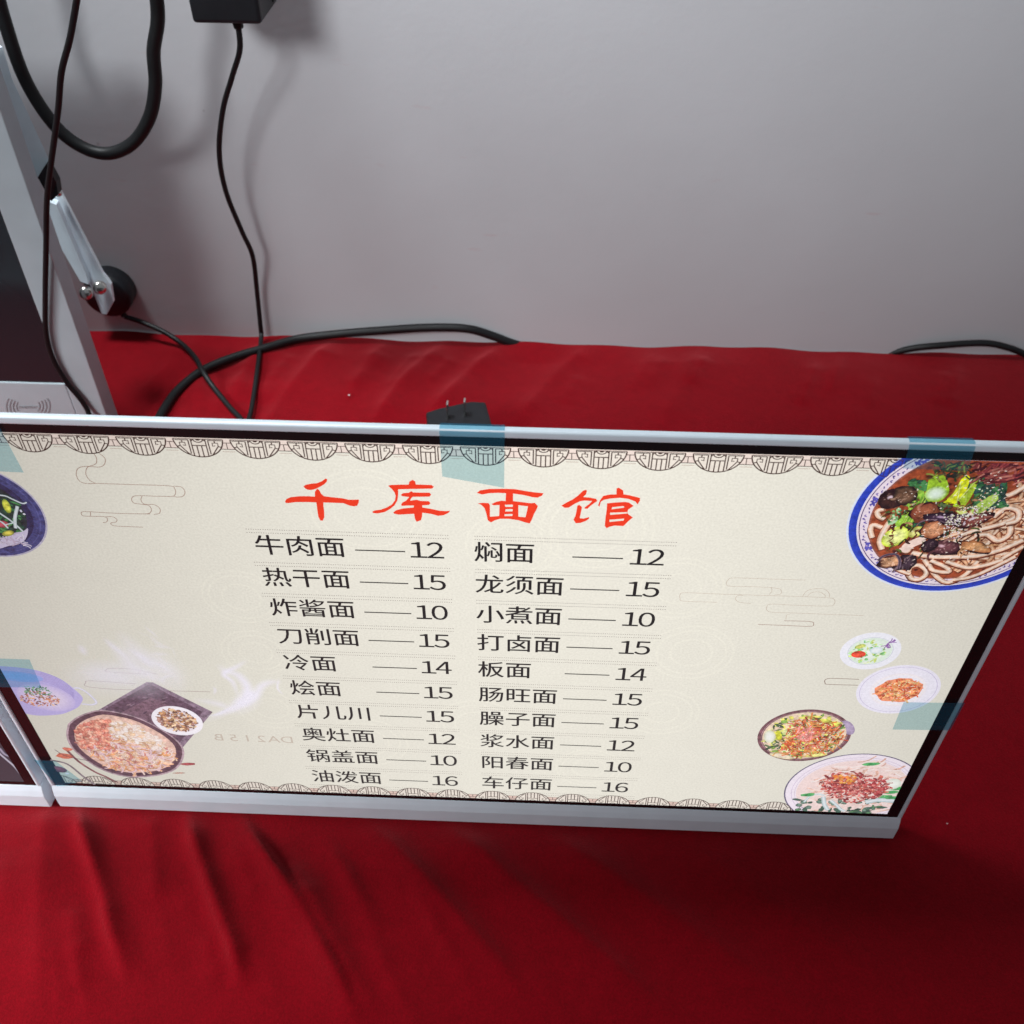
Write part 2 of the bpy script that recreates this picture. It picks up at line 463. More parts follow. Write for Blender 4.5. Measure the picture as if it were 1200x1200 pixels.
# front drop with soft vertical pleats
base = len(verts)
drops = [0.006, 0.03, 0.08, 0.16, 0.28, 0.42, 0.6]
for d in drops:
    for i, x in enumerate(xs):
        verts.append((float(x), -.408 - .02 * min(1, d / .1) * (1 + math.sin(x * 38 + 1.3 * math.sin(x * 9))) * .9, TZ - d))
for r in range(len(drops)):
    for i in range(nx - 1):
        a = i if r == 0 else base + (r - 1) * nx + i
        b = base + r * nx + i
        faces.append((a, b, b + 1, a + 1))
me = bpy.data.meshes.new('tablecloth'); me.from_pydata(verts, [], faces)
for p in me.polygons: p.use_smooth = True
cloth = link('tablecloth', me, M_velvet)
tag(cloth, 'deep red velvet cloth creased in long folds, covering the table against the wall', 'tablecloth')

# ------------------------------------------------------------------ flat pictures on the lit screen
BASE = Vector((0, 0, -0.0245))           # main monitor base
HW, HH = 238.0, 267.75
def clip_poly(P):
    """P: list of (x, z, r, g, b, a); clip to the lit area"""
    for ax, lim, sg in ((0, -HW, 1), (0, HW, -1), (1, 0.0, 1), (1, HH, -1)):
        out = []
        for i in range(len(P)):
            a, b = P[i - 1], P[i]
            da, db = (a[ax] - lim) * sg, (b[ax] - lim) * sg
            if (da >= 0) != (db >= 0):
                t = da / (da - db)
                out.append(tuple(u + (w - u) * t for u, w in zip(a, b)))
            if db >= 0: out.append(b)
        P = out
        if len(P) < 3: return []
    return P
class Art:
    def __init__(self, gain=1.0, y0=0.0002, step=1e-6, clip=True):
        self.v, self.f, self.c = [], [], []
        self.layer = 0; self.gain = gain; self.y0 = y0; self.step = step; self.clip = clip
    def _face(self, pts):
        if self.clip and any(abs(p[0]) > HW or p[1] < 0 or p[1] > HH for p in pts):
            pts = clip_poly(pts)
            if not pts: return
        y = -(self.y0 + self.layer * self.step)
        b = len(self.v)
        # faces look towards -y
        ar = sum(pts[i - 1][0] * pts[i][1] - pts[i][0] * pts[i - 1][1] for i in range(len(pts)))
        if ar < 0: pts = pts[::-1]
        for p in pts:
            self.v.append((p[0] / 1000, y, p[1] / 1000 - BASE.z)); self.c.append((p[2] * self.gain, p[3] * self.gain, p[4] * self.gain, p[5]))
        self.f.append(tuple(range(b, b + len(pts))))
    def poly(self, pts, col, a=1.0, holes=(), smooth=0, new=True):
        if new: self.layer += 1
        if smooth:
            q = catmull([Vector((p[0], p[1], 0)) for p in list(pts) + [pts[0]]], smooth); pts = [(p.x, p.y) for p in q[:-1]]
        c = L3(col)
        loops = [[Vector((p[0], p[1], 0)) for p in pts]] + [[Vector((p[0], p[1], 0)) for p in h] for h in holes]
        flat = [p for l in loops for p in l]
        for t in tessellate_polygon(loops):
            self._face([(flat[i].x, flat[i].y, *c, a) for i in t])
    def blob(self, cx, cy, rx, ry, rot=0, c0=(255,) * 3, c1=None, n=18, jit=0.0, a0=1.0, a1=None, rng=None, off=(0, 0), new=True):
        if new: self.layer += 1
        c1 = c0 if c1 is None else c1; a1 = a0 if a1 is None else a1
        A, B = (*L3(c0), a0), (*L3(c1), a1)
        cr, sr = math.cos(rot), math.sin(rot)
        ring = []
        for k in range(n):
            an = 2 * math.pi * k / n; j = 1 + (rng.uniform(-jit, jit) if rng else 0)
            x, y = rx * math.cos(an) * j, ry * math.sin(an) * j
            ring.append((cx + x * cr - y * sr, cy + x * sr + y * cr, *B))
        ce = (cx + off[0], cy + off[1], *A)
        mid = [(ce[0] + (r[0] - ce[0]) * .55, ce[1] + (r[1] - ce[1]) * .55, *[(u * .75 + w * .25) for u, w in zip(A, B)]) for r in ring]
        for k in range(n):
            self._face([ce, mid[k - 1], mid[k]])
            self._face([mid[k - 1], ring[k - 1], ring[k], mid[k]])
    def ring(self, cx, cy, r0, r1, c0, c1=None, n=72, a=1.0, a0=0, a1=2 * math.pi, new=True):
        if new: self.layer += 1
        c1 = c0 if c1 is None else c1
        A, B = (*L3(c0), a), (*L3(c1), a)
        for k in range(n):
            t0, t1 = a0 + (a1 - a0) * k / n, a0 + (a1 - a0) * (k + 1) / n
            self._face([(cx + r0 * math.cos(t0), cy + r0 * math.sin(t0), *A), (cx + r1 * math.cos(t0), cy + r1 * math.sin(t0), *B),
                        (cx + r1 * math.cos(t1), cy + r1 * math.sin(t1), *B), (cx + r0 * math.cos(t1), cy + r0 * math.sin(t1), *A)])
    def stroke(self, pts, w, c0, c1=None, a0=1.0, a1=None, n=5, taper=0.0, new=True, smooth=True, afade=False):
        if new: self.layer += 1
        c1 = c0 if c1 is None else c1; a1 = a0 if a1 is None else a1
        A, B = (*L3(c0), a0), (*L3(c1), a1)
        path = catmull([Vector((p[0], p[1], 0)) for p in pts], n) if smooth else [Vector((p[0], p[1], 0)) for p in pts]
        if len(path) < 2: return
        rows = []
        for i, p in enumerate(path):
            t = path[min(i + 1, len(path) - 1)] - path[max(i - 1, 0)]
            if t.length < 1e-9: t = Vector((1, 0, 0))
            t.normalize(); nn = Vector((-t.y, t.x, 0))
            s = i / (len(path) - 1)
            ww = (w(s) if callable(w) else w) * .5 * (1 - taper * abs(2 * s - 1) ** 2)
            rows.append((p - nn * ww, p, p + nn * ww))
        nr = len(rows) - 1
        def fa(c, i): return (*c[:3], c[3] * math.sin(math.pi * i / nr)) if afade else c
        for i in range(nr):
            a, b = rows[i], rows[i + 1]
            for k in (0, 1):
                cA, cB = (B, A) if k == 0 else (A, B)
                self._face([(a[k].x, a[k].y, *fa(cA, i)), (b[k].x, b[k].y, *fa(cA, i + 1)), (b[k + 1].x, b[k + 1].y, *fa(cB, i + 1)), (a[k + 1].x, a[k + 1].y, *fa(cB, i))])
    def line(self, pts, w, col, a=1.0, smooth=False, new=False, n=5):
        self.stroke(pts, w, col, a0=a, new=new, smooth=smooth, n=n)
    def mesh(self, name):
        me = bpy.data.meshes.new(name)
        me.from_pydata(self.v, [], self.f)
        at = me.color_attributes.new('ink', 'FLOAT_COLOR', 'POINT')
        at.data.foreach_set('color', np.array(self.c, dtype=np.float32).ravel())
        return me
    def build(self, name, parent, mat=None):
        return link(name, self.mesh(name), mat or M_print, parent)

# ------------------------------------------------------------------ monitors
def monitor_body(root, screen_mesh_fn):
    z = -BASE.z
    b = box_bm(-.247, .247, -.0012, .0024, .2724 + z, .2764 + z, .0011, 3)
    box_bm(-.247, -.2446, -.0012, .0075, -.0030 + z, .2723 + z, .0009, 2, b)
    box_bm(.2446, .247, -.0012, .0075, -.0030 + z, .2723 + z, .0009, 2, b)
    link('frame', bm_mesh('frame', b, False), M_silver, root)
    zc_ = z - .0032
    link('chin', bm_mesh('chin', prism([(-.247, .0085, 0), (-.247, -.0016, 0), (-.247, -.0026, .0012), (-.247, -.0028, zc_ * .60), (-.247, -.0018, zc_ * .80), (-.247, -.0004, zc_), (-.247, .0085, zc_)], (.494, 0, 0), .0003)), M_silver, root)
    # black border between glass and frame
    bz = bmesh.new()
    box_bm(-.2446, .2446, -.0003, .0020, .26775 + z, .2724 + z, 0, 1, bz)
    box_bm(-.2446, .2446, -.0003, .0040, -.0032 + z, .0000 + z, 0, 1, bz)
    box_bm(-.2446, -.2380, -.0003, .0040, .0000 + z, .26775 + z, 0, 1, bz)
    box_bm(.2380, .2446, -.0003, .0040, .0000 + z, .26775 + z, 0, 1, bz)
    link('border', bm_mesh('border', bz), M_bezel, root)
    bc = box_bm(-.2455, .2455, .0076, .0125, .003, .262 + z, .0015, 2)
    box_bm(-.2440, .2440, .0021, .0080, .0005, .2685 + z, 0, 1, bc)
    box_bm(-.19, .19, .0120, .0340, .045, .235, .008, 3, bc)
    link('back_cover', bm_mesh('back_cover', bc), M_black, root)
    st = box_bm(-.012, .012, .030, .036, .10, .20, .001, 1)
    prism([(-.012, .036, .17), (.012, .036, .17), (.012, .112, .0), (-.012, .112, .0)], (0, .005, .001), 0, st)
    box_bm(-.06, .06, .100, .125, 0.0, .006, .001, 1, st)
    link('rear_stand', bm_mesh('rear_stand', st), M_silver2, root)
    return screen_mesh_fn(root)

main = empty('monitor', BASE, 'lit monitor in a slim silver frame showing a Chinese noodle menu', 'monitor')
GRP = 'silver framed monitors standing side by side'
main['group'] = GRP
side = empty('monitor', BASE + Vector((-.4995, -.0008, .0003)), 'dark-screened monitor with a white squiggle, left of the lit menu monitor', 'monitor', GRP)

CREAM = (240, 236, 223)
def main_screen(root):
    a = Art(); a.layer = 0; a.y0 = 0.00005
    a.poly([(-HW, 0), (HW, 0), (HW, HH), (-HW, HH)], CREAM)
    sc = a.build('screen', root)
    return sc
scr = monitor_body(main, main_screen)
def dark_screen(root):
    a = Art(); a.y0 = 0.00005
    a.poly([(-HW, 0), (HW, 0), (HW, HH), (-HW, HH)], (62, 50, 66))  # purplish reflection put into the dark screen's own colour
    sc = a.build('screen', root)
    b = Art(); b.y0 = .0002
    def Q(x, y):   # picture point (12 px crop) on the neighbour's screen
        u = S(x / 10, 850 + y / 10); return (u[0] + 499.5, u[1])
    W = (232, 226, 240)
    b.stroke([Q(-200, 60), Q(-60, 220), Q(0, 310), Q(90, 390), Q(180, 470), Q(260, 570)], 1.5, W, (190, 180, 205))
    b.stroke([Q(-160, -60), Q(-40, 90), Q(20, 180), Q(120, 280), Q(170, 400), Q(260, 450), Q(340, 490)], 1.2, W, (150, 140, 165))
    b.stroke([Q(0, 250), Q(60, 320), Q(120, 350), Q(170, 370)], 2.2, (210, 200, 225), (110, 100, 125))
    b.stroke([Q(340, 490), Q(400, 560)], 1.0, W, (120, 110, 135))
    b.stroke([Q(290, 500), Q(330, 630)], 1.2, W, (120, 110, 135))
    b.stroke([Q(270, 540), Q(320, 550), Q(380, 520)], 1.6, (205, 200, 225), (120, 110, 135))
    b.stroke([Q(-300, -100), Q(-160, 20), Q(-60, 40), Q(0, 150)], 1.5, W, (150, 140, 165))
    b.build('white_squiggle_picture', sc)
    return sc
monitor_body(side, dark_screen)

# --- border motifs --------------------------------------------------------
BR, PINK = (72, 50, 44), (240, 222, 212)
def motif_art():
    a = Art(clip=False, y0=.0002)
    R, D = 9.95, 9.4
    arc = [(R * math.cos(t) , -D * math.sin(t)) for t in [math.pi * k / 28 for k in range(29)]]
    a.poly(arc, (242, 232, 220))
    a.layer += 1; w = .48
    a.line([(-R, 0), (R, 0)], w * .8, BR)
    a.line(arc, w * 1.15, BR)
    for s in (-1, 1):
        a.line([(s * 2.9, 0), (s * 2.9, -9.0)], w, BR)
        a.line([(s * .95, -3.4), (s * .95, -9.3)], w, BR)
        a.line([(s * 4.0, -.5), (s * 4.0, -7.9), (s * 5.0, -7.7), (s * 7.7, -3.6), (s * 7.7, -1.9), (s * 5.5, -1.9), (s * 5.5, -3.6), (s * 6.5, -3.3)], w, BR)
        a.line([(s * 4.0, -.6), (s * 9.4, -.6)], w * .8, BR)
        a.line([(s * 6.5, -.6), (s * 6.6, -1.9)], w, BR)
        a.line([(s * 7.7, -3.6), (s * 9.1, -4.1)], w, BR)
        a.line([(s * 5.0, -7.7), (s * 6.2, -7.6)], w, BR)
        a.line([(s * 1.9, 0), (s * 2.9, -1.2)], w, BR)
    a.line([(-2.9, -3.4), (2.9, -3.4)], w, BR)
    a.line([(2.0 * math.cos(t), -1.7 * math.sin(t)) for t in [math.pi * k / 10 for k in range(11)]], w, BR)
    a.layer += 1
    a.blob(0, -.35, .9, .5, 0, BR, n=10)
    return a
mot = motif_art()
mot_me = None
def motif_at(u, z, flip):
    global mot_me
    cut = (abs(u) + 10 > HW)
    if cut or flip:
        b = Art(y0=.0002)
        for f in mot.f:
            pts = []
            for i in f:
                x, y, zz = mot.v[i]
                b.layer = round((-y - .0002) / 1e-6)
                pts.append((u + x * 1000, z + (-1 if flip else 1) * (zz + BASE.z) * 1000, *mot.c[i]))
            b._face(pts)
        return b.build('border_motif', scr)
    if mot_me is None: mot_me = mot.mesh('border_motif')
    o = link('border_motif', mot_me, M_print, scr)
    o.location = (u / 1000, 0, z / 1000)
    return o
band = Art(y0=.00015)
band.poly([(-HW, 262), (HW, 262), (HW, HH), (-HW, HH)], (244, 226, 216))
band.poly([(-HW, 0), (HW, 0), (HW, 4.3), (-HW, 4.3)], (228, 200, 188))
band.layer += 1
cs = [-172.2 + 23.0 * k for k in range(-3, 18)]
for c in cs:
    motif_at(c, 267.0, False)
    band.line([(c + 8.5, 265.3), (c + 14.5, 265.3)], .34, BR)
    band.line([(c + 8.5, 262.0), (c + 14.5, 262.0)], .34, BR)
    band.line([(c + 9, 260.7), (c + 14, 260.7)], .25, (190, 165, 152))
    band.line([(c + 11.2, 265.3), (c + 11.3, 262.0)], .34, BR)
for c in [-79.8 + 23.0 * k for k in range(-7, 14)]:
    motif_at(c, -1.0, True)
    band.line([(c + 8.5, 1.6), (c + 14.5, 1.6)], .34, BR)
    band.line([(c + 11.5, 1.6), (c + 11.5, 4.0)], .34, BR)
    band.line([(c + 8.5, 4.2), (c + 14.5, 4.2)], .3, BR)
tag(band.build('border_band', scr), kind='stuff')

# --- faint scalloped rings, cloud lines, dotted rules ----------------------
fr = Art(y0=.0001)
PALE = (244, 240, 226)
def rings(cx, cz, rs, a0=0, a1=2 * math.pi):
    fr.layer += 1
    for r in rs: fr.ring(cx, cz, r - .5, r + .5, PALE, n=60, a0=a0, a1=a1, new=False)
for px, py, rr in ((283, 700, (18, 15, 9)), (300, 765, (17, 13.5, 8)), (318, 830, (18, 14, 9)), (430, 600, (24, 21, 14)), (600, 640, (20, 17, 12)),
                   (560, 850, (22, 18, 12)), (430, 870, (22, 18, 12)), (700, 620, (24, 20, 13)), (795, 690, (20, 17, 10)), (810, 765, (20, 16.5, 10)),
                   (775, 835, (19, 15.5, 9)), (690, 900, (18, 15, 9))):
    u = S(px, py); rings(u[0], u[1], rr)
tag(fr.build('pale_ring_pattern', scr), kind='stuff')

cl = Art(y0=.00018)
CLD = (172, 140, 126)
def cloud(ox, oy, s, strokes, w=.30, col=CLD):
    cl.layer += 1
    for st in strokes:
        cl.line([S(ox + x / s, oy + y / s) for x, y in st], w, col, smooth=True, n=6)
s7 = 1200 / 220
cloud(0, 470, s7, [
    [(600, 332), (618, 365), (612, 400), (560, 422), (550, 465), (575, 505), (612, 524)],
    [(635, 332), (672, 365), (668, 402), (635, 420), (560, 415), (505, 425), (488, 460), (505, 505), (550, 525), (612, 524)],
    [(612, 524), (850, 532), (1080, 540), (1118, 560), (1122, 590), (1100, 607), (1000, 606), (880, 603), (850, 610), (842, 630), (858, 650), (900, 657), (950, 665), (968, 690), (958, 714), (920, 720)],
    [(1110, 541), (1160, 548), (1183, 578), (1172, 605), (1140, 612), (1110, 608)],
    [(908, 606), (902, 632), (925, 657), (985, 660), (1022, 685), (1020, 715), (985, 722)],
    [(960, 720), (760, 716), (580, 706), (530, 706), (520, 716), (535, 732), (600, 735), (670, 738), (688, 755), (680, 772), (658, 775)],
    [(578, 708), (580, 732)], [(672, 738), (720, 738), (748, 755), (740, 772), (712, 776), (715, 790), (760, 798), (915, 804)]])
s3 = 1200 / 260
LT = (205, 188, 172)
cloud(780, 640, s3, [
    [(755, 182), (560, 176), (370, 170), (335, 185), (330, 205), (350, 215), (480, 218), (600, 226), (625, 240), (620, 258), (590, 262)],
    [(570, 220), (575, 240), (560, 260)],
    [(280, 302), (100, 296), (78, 280), (80, 258), (110, 250), (300, 258), (700, 270), (880, 278), (912, 288), (912, 310), (880, 322), (700, 318), (570, 312), (548, 325), (548, 345), (580, 356), (700, 360), (900, 368), (1070, 374)],
    [(460, 308), (400, 302), (378, 285), (390, 266), (420, 265)],
    [(740, 270), (765, 240), (810, 228), (860, 232), (885, 255), (885, 275)], [(765, 270), (790, 250), (830, 246), (860, 262), (862, 276)],
    [(650, 395), (655, 372), (670, 366)]], .24, LT)
cloud(780, 640, s3, [[(500, 422), (640, 427), (780, 432), (800, 420), (780, 406), (640, 402)]], .34, (170, 140, 128))
cloud(960, 720, 7.5, [[(350, 568), (200, 562), (90, 560), (50, 575), (52, 600), (80, 612), (340, 620)]], .4, (150, 125, 115))
cloud(80, 700, 4.8, [[(500, 430), (360, 402), (240, 398), (215, 406), (230, 418), (440, 430)], [(380, 485), (130, 468), (98, 480), (105, 500), (240, 514), (420, 520), (800, 530)]], .34, (180, 158, 155))
tag(cl.build('cloud_line_pattern', scr), kind='stuff')

dt = Art(y0=.0002); dt.layer = 1
for col0, col1 in ((-92.8, -4.9), (6.3, 93.0)):
    for i in range(11):
        for dz in (216.6, 214.5):
            z = dz - 21.02 * i
            if i == 10: z += 2.0
            u = col0
            while u < col1:
                dt._face([(u, z - .16, *L3((128, 116, 112)), 1), (u + .5, z - .16, *L3((128, 116, 112)), 1), (u + .5, z + .16, *L3((128, 116, 112)), 1), (u, z + .16, *L3((128, 116, 112)), 1)])
                u += 1.04
tag(dt.build('dotted_rule', scr), kind='stuff')

# --- lettering ------------------------------------------------------------
_glyph = {}
def glyph(ch):
    if ch in _glyph: return _glyph[ch]
    c = bpy.data.curves.new('glyph', 'FONT'); c.body = ch; c.size = 1; c.resolution_u = 4
    o = bpy.data.objects.new('glyph', c); COL.objects.link(o)
    me = bpy.data.meshes.new_from_object(o.evaluated_get(bpy.context.evaluated_depsgraph_get()))
    r = ([(v.co.x, v.co.y) for v in me.vertices], [tuple(p.vertices) for p in me.polygons])
    bpy.data.objects.remove(o); bpy.data.curves.remove(c); bpy.data.meshes.remove(me)
    _glyph[ch] = r
    return r
INK = L3((12, 12, 17))
def put(a, ch, x, z, em, sx=1.0, col=INK, mirror=False):
    vs, fs = glyph(ch)
    for f in fs:
        a._face([(x + (-1 if mirror else 1) * vs[i][0] * em * sx, z + vs[i][1] * em, *col, 1) for i in f])
EM = 13.55
LEFT = [('牛肉面', '12'), ('热干面', '15'), ('炸酱面', '10'), ('刀削面', '15'), ('冷面', '14'), ('烩面', '15'), ('片儿川', '15'), ('奥灶面', '12'), ('锅盖面', '10'), ('油泼面', '16')]
RIGHT = [('焖面', '12'), ('龙须面', '15'), ('小煮面', '10'), ('打卤面', '15'), ('板面', '14'), ('肠旺面', '15'), ('臊子面', '15'), ('浆水面', '12'), ('阳春面', '10'), ('车仔面', '16')]
for rows, x0, tx, dx, nx0 in ((LEFT, -90.9, None, -46.4, -22.6), (RIGHT, 5.7, None, 48.9, 73.6)):
    for i, (txt, num) in enumerate(rows):
        zc = 207.1 - 21.02 * i
        zb = zc - .38 * EM
        a = Art(y0=.00025); a.layer = 1
        for k, ch in enumerate(txt):
            for bo in (-.010, .010):      # drawn twice, a hair apart: a heavier weight
                a.layer += 1
                put(a, ch, x0 + k * EM + bo * EM, zb + bo * .5 * EM, EM)
        a.line([(dx, zc - 1.5), (dx + 22.1, zc - 1.5)], .72, (12, 12, 17))
        for k, ch in enumerate(num):
            full = chr(ord(ch) - 48 + 0xFF10)
            vs, _ = glyph(full)
            mnx, mxx = min(v[0] for v in vs), max(v[0] for v in vs)
            cxx = .5 * (mnx + mxx) if ch != '1' else .5
            for bo in (-.010, .010):
                a.layer += 1
                put(a, full, nx0 + 4.1 + k * 7.5 - cxx * EM + bo * EM, zb, EM)
        a.build('menu_row', scr)
# title in brush strokes
t = Art(y0=.00025)
RED = (244, 58, 24)
def tp(ox, oy, s, pts, holes=()):
    t.poly([S(ox + x / s, oy + y / s) for x, y in pts], RED, holes=[[S(ox + x / s, oy + y / s) for x, y in h] for h in holes])
tp(330, 555, 12, [(308,172),(345,150),(420,135),(500,128),(570,100),(620,62),(645,75),(635,110),(600,145),(540,180),(480,210),(420,225),(370,222),(335,205)])
tp(330, 555, 12, [(50,385),(70,350),(130,325),(250,312),(380,312),(470,318),(470,250),(500,205),(530,225),(560,280),(600,312),(700,325),(850,340),(950,362),(1090,360),(1085,400),(1065,445),(1020,455),(960,445),(870,410),(740,405),(590,400),(590,450),(600,520),(602,610),(580,655),(545,655),(518,600),(505,520),(490,400),(380,395),(200,395),(110,408),(60,408)])
tp(430, 555, 12, [(300,165),(330,155),(440,150),(590,148),(595,110),(640,80),(680,105),(688,148),(800,150),(910,155),(945,180),(915,205),(800,208),(650,210),(440,215),(440,300),(430,370),(390,440),(330,490),(250,535),(150,555),(85,548),(75,530),(110,512),(200,500),(280,470),(350,430),(395,370),(405,310),(390,260),(350,210)])
tp(430, 555, 12, [(475,295),(510,268),(590,262),(625,240),(650,258),(770,262),(880,262),(905,290),(880,318),(760,320),(645,320),(620,345),(610,375),(700,362),(760,378),(870,382),(895,408),(875,435),(780,440),(780,470),(900,490),(1020,515),(1110,522),(1170,515),(1150,545),(1080,580),(1000,588),(920,565),(820,548),(780,545),(775,600),(760,650),(700,672),(675,630),(665,560),(560,565),(450,572),(385,558),(370,540),(410,510),(500,485),(600,475),(660,470),(660,442),(540,445),(490,448),(480,430),(500,400),(550,375),(595,325),(500,312)])
tp(550, 560, 12, [(105,205),(150,170),(280,150),(500,148),(640,152),(800,180),(900,195),(1045,210),(1020,245),(960,272),(900,268),(760,235),(615,215),(615,320),(700,330),(860,350),(920,345),(965,390),(940,450),(910,500),(880,580),(850,635),(800,625),(690,590),(560,570),(430,570),(350,595),(305,622),(260,590),(240,500),(215,420),(170,375),(120,355),(180,345),(270,348),(290,380),(290,540),(420,530),(425,375),(340,380),(310,362),(380,330),(450,315),(510,320),(515,210),(400,205),(280,210),(180,228)],
   [[(500,372),(613,370),(610,402),(505,402)], [(510,435),(610,432),(608,465),(505,467)], [(495,505),(608,502),(605,530),(495,532)], [(690,378),(825,395),(790,548),(690,540)]])
tp(650, 560, 1200 / 110, [(85,350),(150,310),(230,270),(300,220),(360,160),(405,145),(412,165),(400,205),(365,240),(440,245),(530,262),(545,290),(510,315),(460,350),(420,390),(380,388),(385,370),(440,330),(480,290),(380,285),(320,295),(250,330),(180,375),(130,378)])
tp(650, 560, 1200 / 110, [(290,350),(315,338),(350,370),(335,440),(320,510),(370,515),(440,495),(440,515),(400,545),(330,570),(270,575),(240,530),(265,480),(280,410)])
tp(650, 560, 1200 / 110, [(555,345),(580,280),(620,225),(700,208),(790,205),(790,130),(820,120),(875,155),(880,205),(950,215),(1090,250),(1090,285),(1060,335),(1035,300),(950,265),(840,250),(720,258),(630,275),(590,300),(572,365)])
tp(650, 560, 1200 / 110, [(670,320),(760,310),(900,302),(950,310),(1010,352),(940,400),(930,430),(940,460),(1000,500),(940,550),(880,610),(760,605),(700,620),(665,638),(640,610),(650,500),(665,400)],
   [[(735,370),(880,355),(892,375),(728,396)], [(708,440),(922,432),(935,448),(708,468)], [(700,530),(890,515),(880,540),(700,558)]])
t.build('menu_title', scr)
# faint mirrored print of the protective film
f = Art(y0=.00025); f.layer = 1
u0, u1 = S(345, 868), S(254, 866)
for k, ch in enumerate('DA215B'):
    put(f, ch, u0[0] + (u1[0] - u0[0]) * k / 5.6, u0[1] - 2.0, 9.0, 1.15, L3((214, 200, 186)), True)
f.build('mirrored_film_lettering', scr)

# --- food pictures --------------------------------------------------------
def mixc(a, b, t): return tuple(x + (y - x) * t for x, y in zip(a, b))
def noodle(a, pts, w, c=(250, 226, 205), d=(196, 130, 90), sh=(110, 52, 34)):
    if sh is not None: a.stroke([(p[0] + w * .10, p[1] - w * .22) for p in pts], w * 1.35, sh)
    a.stroke(pts, w, c, d)
def wander(rng, x, y, ang, L, n, curl):
    pts = [(x, y)]
    k = rng.uniform(-curl, curl)
    for _ in range(n):
        ang += k + rng.uniform(-.25, .25)
        x += math.cos(ang) * L / n; y += math.sin(ang) * L / n
        pts.append((x, y))
    return pts
def in_circ(rng, cx, cz, r):
    while True:
        x, y = rng.uniform(-r, r), rng.uniform(-r, r)
        if x * x + y * y < r * r: return cx + x, cz + y

def gloss(a, rng, cx, cz, rx, rz, n):
    for _ in range(n):
        x, y = in_circ(rng, 0, 0, 1)
        a.stroke(wander(rng, cx + x * rx, cz + y * rz, rng.uniform(-.5, 1.2), rng.uniform(.5, 1.6), 3, .4), rng.uniform(.22, .5), (255, 252, 246), (250, 226, 206), taper=.8, new=(_ % 5 == 0))
# blue-rimmed noodle bowl (upper right)
R_ = random.Random(7)
a = Art(gain=1.06)
cx, cz = 207.9, 236.6
a.ring(cx, cz, 0, 46.3, (225, 232, 250))
a.ring(cx, cz, 42.2, 45.4, (38, 58, 176), (52, 76, 200))
a.ring(cx, cz, 0, 42.0, (240, 224, 236))
a.ring(cx, cz, 40.9, 41.3, (70, 50, 110))
for k in range(120):
    an = 2 * math.pi * k / 120
    r = 39.1 + .5 * math.sin(k * 2.1)
    x, y = cx + r * math.cos(an), cz + r * math.sin(an)
    a.stroke([(x, y), (x + .9 * math.cos(an + 1.2 + math.sin(k)), y + .9 * math.sin(an + 1.2 + math.sin(k))), (x + 1.2 * math.cos(an + 2), y + 1.2 * math.sin(an + 2))], .5, (88, 72, 150) if k % 3 else (120, 100, 170), n=3)
for an0 in (math.pi * .94, math.pi * 1.16, math.pi * 1.27, math.pi * .72):
    for _ in range(16):
        an = an0 + R_.uniform(-.06, .06); r = R_.uniform(37.6, 40)
        a.blob(cx + r * math.cos(an), cz + r * math.sin(an), .8, .5, R_.uniform(0, 3), (90, 84, 178), n=8)
a.ring(cx, cz, 0, 37.4, (116, 52, 34), (160, 74, 44))
a.ring(cx, cz, 36.6, 37.5, (150, 88, 74))
def P1(x, y): return S(980 + x * 220 / 1200, 480 + y * 220 / 1200)
def PP(l): return [P1(*p) for p in l]
# soup mottling
for _ in range(110):
    x, y = in_circ(R_, cx, cz, 36)
    a.blob(x, y, R_.uniform(.6, 2.4), R_.uniform(.4, 1.2), R_.uniform(0, 3), R_.choice([(150, 62, 36), (92, 34, 28), (190, 96, 52), (66, 28, 30)]), (116, 52, 34), n=9, jit=.2, rng=R_)
